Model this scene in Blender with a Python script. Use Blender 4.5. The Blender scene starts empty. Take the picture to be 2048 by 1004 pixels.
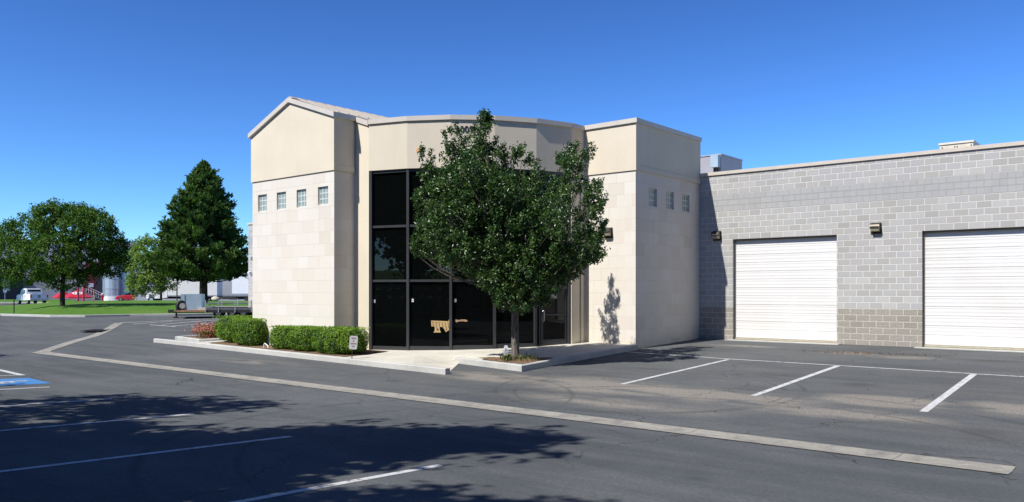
import bpy, math, random
import numpy as np
from mathutils import Vector, Matrix

random.seed(7); rng = np.random.default_rng(7)
PI = math.pi
S = bpy.context.scene
COL = S.collection

# ------------------------------------------------------------------ camera frame (used to survey positions from the photo)
A = math.radians(39.9); F = 1630.0; EYE = 2.27
FW = np.array([-math.sin(A), math.cos(A)]); RT = np.array([math.cos(A), math.sin(A)])
def pos(u, d):
    """plan position (x, y) at photo column u and depth d"""
    p = FW*d + RT*((u-1024)/F*d); return float(p[0]), float(p[1])
def hgt(v, d): return EYE + (583-v)*d/F

def sm(t): t = min(1.0, max(0.0, t)); return t*t*(3-2*t)
def g(x, y):
    """height of the asphalt: a shallow valley along the concrete gutter at y = 11.9"""
    near = 0.034*(min(y, 30)-11.9) if y > 11.9 else 0.032*(11.9-max(y, -8))
    w = sm((x+45)/15)
    d = x*FW[0]+y*FW[1]
    far = 0.08 + 0.60*sm((d-38)/14) + 0.04*sm((d-70)/25)
    return near*w + far*(1-w) if y > 11.9 else near*sm((x+60)/25)+far*(1-sm((x+60)/25))
def G(u, v):
    """ground point seen at photo pixel (u, v)"""
    z = 0.1; p = (0, 0)
    for _ in range(40):
        d = (EYE-z)*F/(v-583.0); p = pos(u, d); z = .5*z+.5*g(*p)
    return p

# ------------------------------------------------------------------ materials
def newmat(name):
    m = bpy.data.materials.new(name); m.use_nodes = True
    nt = m.node_tree; b = nt.nodes['Principled BSDF']; return m, nt, b
def node(nt, t, **k):
    n = nt.nodes.new(t)
    for a, v in k.items(): setattr(n, a, v)
    return n
def setin(n, **k):
    for a, v in k.items(): n.inputs[a.replace('_', ' ')].default_value = v
def rgba(c): return (c[0], c[1], c[2], 1)
def ramp(nt, stops, fac=None, interp='LINEAR'):
    r = node(nt, 'ShaderNodeValToRGB'); e = r.color_ramp.elements; r.color_ramp.interpolation = interp
    while len(e) < len(stops): e.new(0.5)
    for i, (p, c) in enumerate(stops): e[i].position = p; e[i].color = rgba(c) if len(c) == 3 else c
    if fac is not None: nt.links.new(fac, r.inputs[0])
    return r
def noise(nt, vec, scale, detail=4, rough=.55):
    n = node(nt, 'ShaderNodeTexNoise'); n.inputs['Scale'].default_value = scale
    n.inputs['Detail'].default_value = detail; n.inputs['Roughness'].default_value = rough
    if vec is not None: nt.links.new(vec, n.inputs['Vector'])
    return n
def mixc(nt, fac, a, b, mode='MIX'):
    m = node(nt, 'ShaderNodeMix', data_type='RGBA', blend_type=mode)
    for sock, v in ((m.inputs[0], fac), (m.inputs[6], a), (m.inputs[7], b)):
        if hasattr(v, 'is_linked'): nt.links.new(v, sock)
        elif isinstance(v, (int, float)): sock.default_value = v
        else: sock.default_value = rgba(v)
    return m.outputs[2]
def math_(nt, op, a, b=None, clamp=False):
    m = node(nt, 'ShaderNodeMath', operation=op); m.use_clamp = clamp
    for i, v in enumerate((a, b)):
        if v is None: continue
        if hasattr(v, 'is_linked'): nt.links.new(v, m.inputs[i])
        else: m.inputs[i].default_value = v
    return m.outputs[0]
def bump(nt, b, h, strength=.3, dist=.01):
    n = node(nt, 'ShaderNodeBump'); n.inputs['Strength'].default_value = strength; n.inputs['Distance'].default_value = dist
    nt.links.new(h, n.inputs['Height']); nt.links.new(n.outputs[0], b.inputs['Normal']); return n
def geo(nt): return node(nt, 'ShaderNodeNewGeometry').outputs['Position']
def uvn(nt): return node(nt, 'ShaderNodeUVMap').outputs[0]

def plain(name, c, rough=.6, metal=0, var=.12, scale=6, bumps=0, spec=.5, dirt=None):
    m, nt, b = newmat(name); b.inputs['Roughness'].default_value = rough; b.inputs['Metallic'].default_value = metal
    b.inputs['Specular IOR Level'].default_value = spec
    tc = node(nt, 'ShaderNodeTexCoord').outputs['Object']
    n = noise(nt, tc, scale, 5)
    lo = tuple(x*(1-var) for x in c); hi = tuple(min(1, x*(1+var)) for x in c)
    r = ramp(nt, [(.3, lo), (.7, hi)], n.outputs[0]); out = r.outputs[0]
    if dirt:
        n2 = noise(nt, tc, scale*.35, 6, .65); f = ramp(nt, [(.5, (0, 0, 0)), (.75, (1, 1, 1))], n2.outputs[0])
        out = mixc(nt, math_(nt, 'MULTIPLY', f.outputs[0], .5), out, dirt)
    nt.links.new(out, b.inputs['Base Color'])
    if bumps: bump(nt, b, noise(nt, tc, scale*12, 4).outputs[0], bumps, .01)
    return m

def brick(nt, vec, w, h, mortar, off=.5, smooth=.1):
    t = node(nt, 'ShaderNodeTexBrick'); t.offset = off; t.squash = 1.0
    t.inputs['Color1'].default_value = (0, 0, 0, 1); t.inputs['Color2'].default_value = (1, 1, 1, 1); t.inputs['Mortar'].default_value = (.5, .5, .5, 1)
    t.inputs['Scale'].default_value = 1; t.inputs['Mortar Size'].default_value = mortar; t.inputs['Mortar Smooth'].default_value = smooth
    t.inputs['Bias'].default_value = 0; t.inputs['Brick Width'].default_value = w; t.inputs['Row Height'].default_value = h
    nt.links.new(vec, t.inputs['Vector']); return t

def mat_cmu():
    m, nt, b = newmat('concrete_block'); b.inputs['Roughness'].default_value = .9; b.inputs['Specular IOR Level'].default_value = .2
    uv = uvn(nt); mp = node(nt, 'ShaderNodeMapping'); nt.links.new(uv, mp.inputs[0]); mp.inputs['Location'].default_value = (.1, -1.714+.2032*12, 0)
    v = mp.outputs[0]
    sep = node(nt, 'ShaderNodeSeparateXYZ'); nt.links.new(uv, sep.inputs[0]); z = sep.outputs[1]
    fine = noise(nt, uv, 60, 3); big = noise(nt, uv, .35, 4, .6)
    A1 = brick(nt, v, .4064, .2032, .013)
    c = ramp(nt, [(0, (.38, .37, .345)), (.3, (.45, .435, .41)), (.6, (.425, .42, .415)), (.8, (.49, .48, .455)), (1, (.395, .385, .35))], A1.outputs[0])
    c1 = mixc(nt, math_(nt, 'MULTIPLY', A1.outputs[1], .95), c.outputs[0], (.70, .69, .655))
    B1 = brick(nt, v, .2032, .2032, .004, .0)
    cb = ramp(nt, [(0, (.39, .39, .38)), (.5, (.43, .425, .41)), (1, (.40, .405, .405))], B1.outputs[0])
    B2 = brick(nt, v, .2032, .2032, .0035, .5)
    c2 = mixc(nt, math_(nt, 'MULTIPLY', B1.outputs[1], .8), cb.outputs[0], (.30, .30, .295))
    cs = ramp(nt, [(0, (.37, .34, .295)), (.5, (.46, .435, .385)), (1, (.41, .385, .335))], A1.outputs[0])
    c3 = mixc(nt, A1.outputs[1], mixc(nt, math_(nt, 'MULTIPLY', noise(nt, uv, 14, 5, .7).outputs[0], .8), cs.outputs[0], (.24, .205, .16)), (.62, .58, .51))
    inband = math_(nt, 'MULTIPLY', math_(nt, 'GREATER_THAN', z, 5.168), math_(nt, 'LESS_THAN', z, 5.7776))
    low = math_(nt, 'LESS_THAN', z, 1.714)
    out = mixc(nt, inband, c1, c2); out = mixc(nt, low, out, c3)
    out = mixc(nt, math_(nt, 'MULTIPLY', fine.outputs[0], .18), out, (.18, .18, .17))
    dirt = ramp(nt, [(.45, (0, 0, 0)), (.8, (1, 1, 1))], big.outputs[0])
    out = mixc(nt, math_(nt, 'MULTIPLY', dirt.outputs[0], .22), out, (.25, .24, .22))
    nt.links.new(out, b.inputs['Base Color'])
    rough_h = math_(nt, 'MULTIPLY', noise(nt, uv, 16, 6, .7).outputs[0], math_(nt, 'MULTIPLY', low, 3.0))
    h = math_(nt, 'ADD', math_(nt, 'MULTIPLY', A1.outputs[1], -1.0), math_(nt, 'ADD', math_(nt, 'MULTIPLY', fine.outputs[0], .5), rough_h))
    bump(nt, b, h, .9, .012)
    return m
def mat_stone():
    m, nt, b = newmat('limestone_panel'); b.inputs['Roughness'].default_value = .75; b.inputs['Specular IOR Level'].default_value = .3
    uv = uvn(nt); mp = node(nt, 'ShaderNodeMapping'); nt.links.new(uv, mp.inputs[0]); mp.inputs['Location'].default_value = (.13, .2, 0)
    wob = noise(nt, uv, .8, 2)
    A1 = brick(nt, mp.outputs[0], .61, .406, .0035, .5, .0)
    c = ramp(nt, [(0, (.68, .625, .53)), (.25, (.71, .665, .585)), (.55, (.69, .64, .555)), (.72, (.73, .69, .62)), (.88, (.68, .625, .535)), (.94, (.67, .61, .54)), (1, (.645, .59, .49))], A1.outputs[0])
    n1 = noise(nt, uv, 3.5, 6, .6); n2 = noise(nt, uv, 25, 3)
    out = mixc(nt, math_(nt, 'MULTIPLY', n1.outputs[0], .25), c.outputs[0], (.66, .61, .53))
    j = math_(nt, 'MULTIPLY', A1.outputs[1], ramp(nt, [(.4, (.3,)*3), (.65, (.95,)*3)], wob.outputs[0]).outputs[0])
    out = mixc(nt, j, out, (.47, .43, .36))
    out = mixc(nt, math_(nt, 'MULTIPLY', n2.outputs[0], .10), out, (.45, .41, .34))
    mps = node(nt, 'ShaderNodeMapping'); nt.links.new(uv, mps.inputs[0]); mps.inputs['Scale'].default_value = (3.0, .18, 1)
    st = ramp(nt, [(.56, (0, 0, 0)), (.8, (1, 1, 1))], noise(nt, mps.outputs[0], 1.6, 5, .6).outputs[0]).outputs[0]
    out = mixc(nt, math_(nt, 'MULTIPLY', st, .3), out, (.50, .45, .36))
    sz = node(nt, 'ShaderNodeSeparateXYZ'); nt.links.new(uv, sz.inputs[0])
    bd = math_(nt, 'MULTIPLY', math_(nt, 'SUBTRACT', 1.0, math_(nt, 'DIVIDE', math_(nt, 'SUBTRACT', sz.outputs[1], .35), .55), True), n1.outputs[0])
    out = mixc(nt, math_(nt, 'MULTIPLY', bd, .55), out, (.33, .28, .21))
    nt.links.new(out, b.inputs['Base Color'])
    bump(nt, b, math_(nt, 'ADD', math_(nt, 'MULTIPLY', A1.outputs[1], -1.0), math_(nt, 'MULTIPLY', A1.outputs[0], .5)), .45, .007)
    return m
def mat_stucco(name='stucco', c=(.69, .615, .48)):
    m, nt, b = newmat(name); b.inputs['Roughness'].default_value = .9; b.inputs['Specular IOR Level'].default_value = .2
    p = geo(nt); n1 = noise(nt, p, .6, 5, .6); n2 = noise(nt, p, 40, 4); n3 = noise(nt, p, 4, 5, .6)
    r = ramp(nt, [(.3, tuple(x*.93 for x in c)), (.7, tuple(x*1.04 for x in c))], n1.outputs[0])
    mp = node(nt, 'ShaderNodeMapping'); nt.links.new(p, mp.inputs[0]); mp.inputs['Scale'].default_value = (2.2, 2.2, .12)
    st = ramp(nt, [(.55, (0, 0, 0)), (.8, (1, 1, 1))], noise(nt, mp.outputs[0], 1.5, 5, .6).outputs[0])
    out = mixc(nt, math_(nt, 'MULTIPLY', st.outputs[0], .22), r.outputs[0], tuple(x*.72 for x in c))
    out = mixc(nt, math_(nt, 'MULTIPLY', n3.outputs[0], .08), out, (.4, .36, .3))
    nt.links.new(out, b.inputs['Base Color']); bump(nt, b, n2.outputs[0], .25, .006); return m

def blob(nt, sep, x, y, rx, ry):
    a = math_(nt, 'DIVIDE', math_(nt, 'SUBTRACT', sep.outputs[0], x), rx); c = math_(nt, 'DIVIDE', math_(nt, 'SUBTRACT', sep.outputs[1], y), ry)
    d = math_(nt, 'SQRT', math_(nt, 'ADD', math_(nt, 'MULTIPLY', a, a), math_(nt, 'MULTIPLY', c, c)))
    return d
def mat_asphalt():
    m, nt, b = newmat('asphalt'); b.inputs['Roughness'].default_value = .9; b.inputs['Specular IOR Level'].default_value = .08
    p = geo(nt); sep = node(nt, 'ShaderNodeSeparateXYZ'); nt.links.new(p, sep.inputs[0])
    big = noise(nt, p, .16, 6, .62); mid = noise(nt, p, 1.1, 6, .6); fine = noise(nt, p, 22, 4, .8); grit = noise(nt, p, 70, 2)
    mp = node(nt, 'ShaderNodeMapping'); nt.links.new(p, mp.inputs[0]); mp.inputs['Scale'].default_value = (.35, 1.9, 1)
    streak = noise(nt, mp.outputs[0], .9, 6, .62)
    c = ramp(nt, [(.3, (.068, .075, .080)), (.5, (.096, .104, .109)), (.72, (.145, .152, .153))], big.outputs[0]).outputs[0]
    c = mixc(nt, ramp(nt, [(.42, (0, 0, 0)), (.75, (.6, .6, .6))], streak.outputs[0]).outputs[0], c, (.165, .165, .158))
    c = mixc(nt, ramp(nt, [(.5, (0, 0, 0)), (.8, (.5, .5, .5))], mid.outputs[0]).outputs[0], c, (.074, .079, .083))
    # older, dustier paving on the building side of the gutter
    old = math_(nt, 'MULTIPLY', ramp(nt, [(0, (0, 0, 0)), (1, (1, 1, 1))], math_(nt, 'MULTIPLY', math_(nt, 'SUBTRACT', sep.outputs[1], 12), .5, True)).outputs[0], ramp(nt, [(.35, (0, 0, 0)), (.7, (1, 1, 1))], noise(nt, mp.outputs[0], .8, 6, .6).outputs[0]).outputs[0])
    c = mixc(nt, math_(nt, 'MULTIPLY', old, .35), c, (.185, .176, .158))
    mp2 = node(nt, 'ShaderNodeMapping'); nt.links.new(p, mp2.inputs[0]); mp2.inputs['Scale'].default_value = (.5, 1.3, 1)
    dn = ramp(nt, [(.36, (0, 0, 0)), (.56, (1, 1, 1))], noise(nt, mp2.outputs[0], 1.1, 6, .6).outputs[0]).outputs[0]
    for (x, y, rx, ry, k) in ((-7.6, 15.6, 2.6, 1.1, .85), (-4.6, 16.6, 1.6, .8, .9), (-5.0, 14.9, 2.2, .7, .6), (-2.2, 17.0, 1.3, 1.1, .7), (-10.5, 15.6, 2.6, 1.4, .7),
                              (-13.5, 15.4, 2.2, .9, .6), (-9, 13.6, 3, .8, .35), (-7.9, 24.9, 1.2, .5, .5), (-6.2, 24.5, 1.1, .5, .4), (-22.5, 14.3, 3, .5, .35), (-11.5, 25.6, 1.6, .5, .4)):
        d = blob(nt, sep, x, y, rx, ry)
        f = math_(nt, 'MULTIPLY', math_(nt, 'SUBTRACT', 1.0, d, True), math_(nt, 'MULTIPLY', dn, k*3.0), True)
        c = mixc(nt, math_(nt, 'MINIMUM', f, .85), c, (.29, .262, .22))
    # dried puddle ring and a dark oil patch by the roll-up doors
    d = blob(nt, sep, -6.2, 24.45, .95, .42)
    ring = math_(nt, 'SUBTRACT', 1.0, math_(nt, 'MULTIPLY', math_(nt, 'ABSOLUTE', math_(nt, 'SUBTRACT', d, 1.0)), 7.0), True)
    c = mixc(nt, math_(nt, 'MULTIPLY', ring, .4), c, (.2, .195, .18))
    d = blob(nt, sep, -4.1, 24.7, 1.5, .45)
    c = mixc(nt, math_(nt, 'MULTIPLY', math_(nt, 'SUBTRACT', 1.0, d, True), .6), c, (.05, .05, .05))
    # curved tyre marks on the bay apron
    for (x, y, r_, w_) in ((-9.2, 15.6, 2.9, .012), (-9.4, 15.9, 3.35, .012), (-13.5, 11.6, 4.2, .010), (-6.0, 10.0, 5.4, .008), (-6.2, 10.2, 6.6, .008)):
        d = blob(nt, sep, x, y, r_, r_)
        rg = math_(nt, 'SUBTRACT', 1.0, math_(nt, 'DIVIDE', math_(nt, 'ABSOLUTE', math_(nt, 'SUBTRACT', d, 1.0)), w_*1.8), True)
        c = mixc(nt, math_(nt, 'MULTIPLY', math_(nt, 'MULTIPLY', rg, dn), .55), c, (.045, .046, .047))
    for (x, y, r_, k) in ((-12.2, 24.2, .35, .6), (-5.6, 18.6, .45, .5), (-8.6, 18.9, .3, .5), (-2.5, 14.4, .5, .4), (-8.9, 10.3, .3, .5), (-15.2, 13.6, .35, .5), (-4.4, 8.6, .25, .5), (-19.5, 13.2, .4, .4)):
        d = blob(nt, sep, x, y, r_, r_*.8)
        c = mixc(nt, math_(nt, 'MULTIPLY', math_(nt, 'SUBTRACT', 1.0, d, True), k), c, (.04, .04, .04))
    # cracks
    wv = noise(nt, p, .7, 4, .6); ws = node(nt, 'ShaderNodeVectorMath', operation='MULTIPLY_ADD')
    nt.links.new(wv.outputs[1], ws.inputs[0]); ws.inputs[1].default_value = (1.6, 1.6, 0); nt.links.new(p, ws.inputs[2])
    vo = node(nt, 'ShaderNodeTexVoronoi', feature='DISTANCE_TO_EDGE'); vo.inputs['Scale'].default_value = .30; nt.links.new(ws.outputs[0], vo.inputs['Vector'])
    cr = ramp(nt, [(0, (1, 1, 1)), (.0045, (0, 0, 0))], vo.outputs['Distance']).outputs[0]
    msk = ramp(nt, [(.46, (0, 0, 0)), (.52, (1, 1, 1))], noise(nt, p, .22, 2).outputs[0]).outputs[0]
    crk = math_(nt, 'MULTIPLY', cr, msk)
    c = mixc(nt, math_(nt, 'MULTIPLY', crk, .75), c, (.03, .03, .03))
    c = mixc(nt, math_(nt, 'MULTIPLY', ramp(nt, [(.35, (1, 1, 1)), (.6, (0, 0, 0))], fine.outputs[0]).outputs[0], .5), c, (.045, .048, .05))
    c = mixc(nt, ramp(nt, [(.62, (0, 0, 0)), (.72, (.4, .4, .4))], grit.outputs[0]).outputs[0], c, (.24, .235, .22))
    vs = node(nt, 'ShaderNodeTexVoronoi'); vs.inputs['Scale'].default_value = 1.6; nt.links.new(p, vs.inputs['Vector'])
    sp = ramp(nt, [(0, (1, 1, 1)), (.028, (0, 0, 0))], vs.outputs['Distance']).outputs[0]
    c = mixc(nt, math_(nt, 'MULTIPLY', sp, .7), c, (.34, .33, .29))
    nt.links.new(c, b.inputs['Base Color'])
    bump(nt, b, math_(nt, 'ADD', fine.outputs[0], math_(nt, 'MULTIPLY', crk, -3.0)), .35, .01)
    return m
def mat_concrete(name, c, joint=None, stained=False):
    m, nt, b = newmat(name); b.inputs['Roughness'].default_value = .88; b.inputs['Specular IOR Level'].default_value = .2
    p = geo(nt); n1 = noise(nt, p, .9, 6, .65); n2 = noise(nt, p, 9, 6, .7); n3 = noise(nt, p, 90, 2)
    out = ramp(nt, [(.3, tuple(x*.82 for x in c)), (.7, tuple(x*1.08 for x in c))], n1.outputs[0]).outputs[0]
    out = mixc(nt, ramp(nt, [(.5, (0, 0, 0)), (.75, (.45, .45, .45))], n2.outputs[0]).outputs[0], out, tuple(x*.6 for x in c))
    out = mixc(nt, ramp(nt, [(.6, (0, 0, 0)), (.75, (.4, .4, .4))], n3.outputs[0]).outputs[0], out, tuple(x*.5 for x in c))
    if stained:
        n4 = noise(nt, p, 2.2, 6, .7); out = mixc(nt, ramp(nt, [(.46, (0, 0, 0)), (.66, (.75, .75, .75))], n4.outputs[0]).outputs[0], out, (.15, .145, .135))
        n5 = noise(nt, p, 5.5, 6, .75); out = mixc(nt, ramp(nt, [(.56, (0, 0, 0)), (.72, (.8, .8, .8))], n5.outputs[0]).outputs[0], out, (.44, .41, .35))
    h = n2.outputs[0]
    if joint:
        J = brick(nt, p, joint[0], joint[1], .012, .0, 0); out = mixc(nt, math_(nt, 'MULTIPLY', J.outputs[1], .6), out, tuple(x*.35 for x in c))
        h = math_(nt, 'SUBTRACT', h, J.outputs[1])
    nt.links.new(out, b.inputs['Base Color']); bump(nt, b, h, .3, .01); return m
def mat_paint(name, c, worn=.5):
    m, nt, b = newmat(name); b.inputs['Roughness'].default_value = .7
    p = geo(nt); n1 = noise(nt, p, 7, 7, .72); n2 = noise(nt, p, 60, 3); n0 = noise(nt, p, .8, 3)
    f = ramp(nt, [(.52, (0, 0, 0)), (.66, (1, 1, 1))], n1.outputs[0]).outputs[0]
    f = math_(nt, 'MULTIPLY', f, math_(nt, 'MULTIPLY', n0.outputs[0], worn*1.7), True)
    out = mixc(nt, f, tuple(c), (.10, .105, .11))
    out = mixc(nt, math_(nt, 'MULTIPLY', n2.outputs[0], .3), out, tuple(x*.6 for x in c))
    nt.links.new(out, b.inputs['Base Color']); return m
def mat_leaf(name, cols, trans=.3, rough=.45, spec=.5):
    m, nt, b = newmat(name)
    at = node(nt, 'ShaderNodeAttribute', attribute_name='tone')
    r = ramp(nt, [(i/(len(cols)-1), c) for i, c in enumerate(cols)], at.outputs['Fac'])
    nt.links.new(r.outputs[0], b.inputs['Base Color']); b.inputs['Roughness'].default_value = rough; b.inputs['Specular IOR Level'].default_value = spec
    tr = node(nt, 'ShaderNodeBsdfTranslucent'); hs = mixc(nt, 1.0, r.outputs[0], (1.1, 1.25, .5), 'MULTIPLY'); nt.links.new(hs, tr.inputs[0])
    mx = node(nt, 'ShaderNodeMixShader'); mx.inputs[0].default_value = trans
    nt.links.new(b.outputs[0], mx.inputs[1]); nt.links.new(tr.outputs[0], mx.inputs[2])
    nt.links.new(mx.outputs[0], nt.nodes['Material Output'].inputs[0]); return m
def mat_bark(name, c):
    m, nt, b = newmat(name); b.inputs['Roughness'].default_value = .95; b.inputs['Specular IOR Level'].default_value = .1
    p = geo(nt); mp = node(nt, 'ShaderNodeMapping'); nt.links.new(p, mp.inputs[0]); mp.inputs['Scale'].default_value = (14, 14, 2.2)
    n = noise(nt, mp.outputs[0], 1.6, 6, .7)
    r = ramp(nt, [(.38, tuple(x*.3 for x in c)), (.62, tuple(x*1.2 for x in c))], n.outputs[0])
    nt.links.new(r.outputs[0], b.inputs['Base Color']); bump(nt, b, n.outputs[0], 1, .03); return m
def mat_grass():
    m, nt, b = newmat('grass'); b.inputs['Roughness'].default_value = .9; b.inputs['Specular IOR Level'].default_value = .1
    p = geo(nt); n1 = noise(nt, p, .25, 5, .6); n2 = noise(nt, p, 5, 5, .7)
    c = ramp(nt, [(.3, (.075, .17, .022)), (.55, (.10, .20, .03)), (.75, (.15, .21, .045))], n1.outputs[0]).outputs[0]
    c = mixc(nt, ramp(nt, [(.4, (0, 0, 0)), (.7, (.6, .6, .6))], n2.outputs[0]).outputs[0], c, (.05, .11, .015))
    nt.links.new(c, b.inputs['Base Color']); bump(nt, b, n2.outputs[0], .8, .08); return m
def mat_pane():
    m, nt, b = newmat('tinted_glass')
    b.inputs['Base Color'].default_value = (.004, .005, .005, 1); b.inputs['Roughness'].default_value = .015; b.inputs['Specular IOR Level'].default_value = .5
    p = geo(nt); bump(nt, b, noise(nt, p, .9, 2).outputs[0], .05, .02)
    tr = node(nt, 'ShaderNodeBsdfTransparent'); tr.inputs[0].default_value = (.36, .36, .32, 1)
    mx = node(nt, 'ShaderNodeMixShader'); mx.inputs[0].default_value = .42
    nt.links.new(b.outputs[0], mx.inputs[1]); nt.links.new(tr.outputs[0], mx.inputs[2])
    nt.links.new(mx.outputs[0], nt.nodes['Material Output'].inputs[0]); return m
def mat_block():
    m, nt, b = newmat('glass_block'); b.inputs['Roughness'].default_value = .15; b.inputs['Specular IOR Level'].default_value = .8
    p = geo(nt); n = noise(nt, p, 22, 3)
    r = ramp(nt, [(.35, (.14, .19, .17)), (.65, (.36, .43, .40))], n.outputs[0]); nt.links.new(r.outputs[0], b.inputs['Base Color']); bump(nt, b, n.outputs[0], .5, .02); return m
def mat_boards():
    m, nt, b = newmat('corrugated_clear_panel'); b.inputs['Roughness'].default_value = .35; b.inputs['Metallic'].default_value = .5
    p = node(nt, 'ShaderNodeTexCoord').outputs['Object']; mp = node(nt, 'ShaderNodeMapping'); nt.links.new(p, mp.inputs[0]); mp.inputs['Scale'].default_value = (1.6, 1.6, .04)
    n = noise(nt, mp.outputs[0], 1.2, 5, .65)
    r = ramp(nt, [(.3, (.28, .31, .34)), (.6, (.5, .53, .56)), (.75, (.75, .76, .78))], n.outputs[0]); nt.links.new(r.outputs[0], b.inputs['Base Color']); return m

M = dict(
    cmu=mat_cmu(), stone=mat_stone(), stucco=mat_stucco(), coping=plain('coping_metal', (.56, .50, .42), .5, 0, .06, 2),
    copingd=plain('parapet_coping', (.58, .53, .455), .5, 0, .06, 2),
    asphalt=mat_asphalt(), walk=mat_concrete('sidewalk_concrete', (.60, .57, .48), (2.4, 2.1)), curb=mat_concrete('curb_concrete', (.50, .49, .45)),
    gutter=mat_concrete('gutter_concrete', (.33, .31, .265), (3.1, 50), True), path=mat_concrete('path_concrete', (.45, .43, .38)),
    line=mat_paint('line_paint', (.58, .58, .56), 1.15), blue=mat_paint('blue_paint', (.055, .22, .50), .6),
    grass=mat_grass(), soil=plain('bark_mulch', (.20, .135, .085), .95, 0, .5, 22, .8, .1), pane=mat_pane(), block=mat_block(),
    bronze=plain('dark_bronze_aluminium', (.06, .062, .066), .35, .3, .1, 3), grey=plain('galvanised_steel', (.42, .45, .48), .45, .4, .12, 4, 0, .5, (.25, .22, .2)),
    white=plain('white_enamel', (.78, .78, .76), .4, 0, .03, 2), doorw=plain('roll_up_door_white', (.71, .70, .68), .45, 0, .04, .7, 0, .4, (.58, .53, .45)),
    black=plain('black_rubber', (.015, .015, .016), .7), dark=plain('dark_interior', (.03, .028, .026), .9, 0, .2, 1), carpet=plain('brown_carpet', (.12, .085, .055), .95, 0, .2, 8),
    red=plain('red_paint', (.50, .02, .03), .35, 0, .08, 2), darkred=plain('dark_red_trim', (.16, .02, .02), .6, 0, .1, 1), orange=plain('orange_sign', (.75, .38, .16), .5),
    letter=plain('dark_letter', (.035, .03, .03), .5), tan=plain('tan_board', (.46, .31, .14), .7, 0, .15, 12), mortar=plain('white_mortar', (.58, .61, .57), .7),
    glass=plain('vehicle_glass', (.012, .015, .02), .05, 0, .1, 2, 0, .8), chrome=plain('chrome', (.6, .6, .6), .2, .9, .05, 2), lens=plain('lamp_lens', (.42, .38, .27), .25, 0, .1, 10),
    lampb=plain('lamp_bronze', (.07, .06, .045), .35, .5, .1, 6), steelblue=plain('pale_blue_steel', (.36, .46, .52), .5, .1, .08, 1.5, 0, .5, (.3, .32, .3)),
    wood=plain('weathered_deck', (.62, .56, .47), .9, 0, .2, 5), bldg=plain('pale_wall_panel', (.50, .50, .51), .8, 0, .06, .3), bldg2=plain('taupe_wall_panel', (.30, .28, .24), .8, 0, .05, .3),
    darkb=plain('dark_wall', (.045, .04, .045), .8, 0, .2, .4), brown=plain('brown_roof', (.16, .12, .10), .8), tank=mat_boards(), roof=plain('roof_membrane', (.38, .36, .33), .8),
    seam=plain('tan_metal_roof', (.48, .43, .36), .4, .2, .05, 1), blueacc=plain('blue_panel', (.03, .16, .34), .5), redlens=plain('red_lens', (.45, .02, .02), .2), skin=plain('skin', (.5, .3, .2), .6),
    cloth=plain('white_cloth', (.75, .75, .75), .8), denim=plain('dark_cloth', (.05, .06, .09), .9), boulder=plain('grey_rock', (.23, .215, .19), .9, 0, .35, 3, .6), ink=plain('faded_red_ink', (.55, .25, .28), .6), navy=plain('navy_ink', (.05, .07, .25), .5),
    leaf=mat_leaf('pear_leaf', [(.022, .055, .014), (.046, .105, .024), (.080, .155, .038), (.15, .22, .07)], .3, .33, .6),
    hedge=mat_leaf('hedge_leaf', [(.03, .08, .01), (.09, .19, .014), (.18, .31, .024), (.30, .43, .05)], .35, .45, .35),
    locust=mat_leaf('locust_leaf', [(.026, .07, .012), (.06, .135, .018), (.11, .20, .026), (.20, .22, .06)], .28, .6, .2),
    lime=mat_leaf('light_green_leaf', [(.08, .16, .02), (.15, .25, .04), (.25, .35, .07), (.34, .42, .12)], .35, .6, .2),
    pine=mat_leaf('pine_needle', [(.03, .072, .02), (.06, .125, .03), (.105, .18, .044), (.15, .23, .06)], .3, .6, .2),
    rose=mat_leaf('pink_flower', [(.10, .16, .03), (.55, .10, .12), (.70, .18, .22), (.75, .45, .42)], .3, .6, .2),
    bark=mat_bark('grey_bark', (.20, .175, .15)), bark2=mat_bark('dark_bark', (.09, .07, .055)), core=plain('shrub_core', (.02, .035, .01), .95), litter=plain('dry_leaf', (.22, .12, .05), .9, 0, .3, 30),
    weed=mat_leaf('weed_leaf', [(.10, .14, .03), (.2, .2, .07)], .3, .6, .2), lift=plain('grate_iron', (.02, .022, .025), .6, .3),
)

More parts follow.
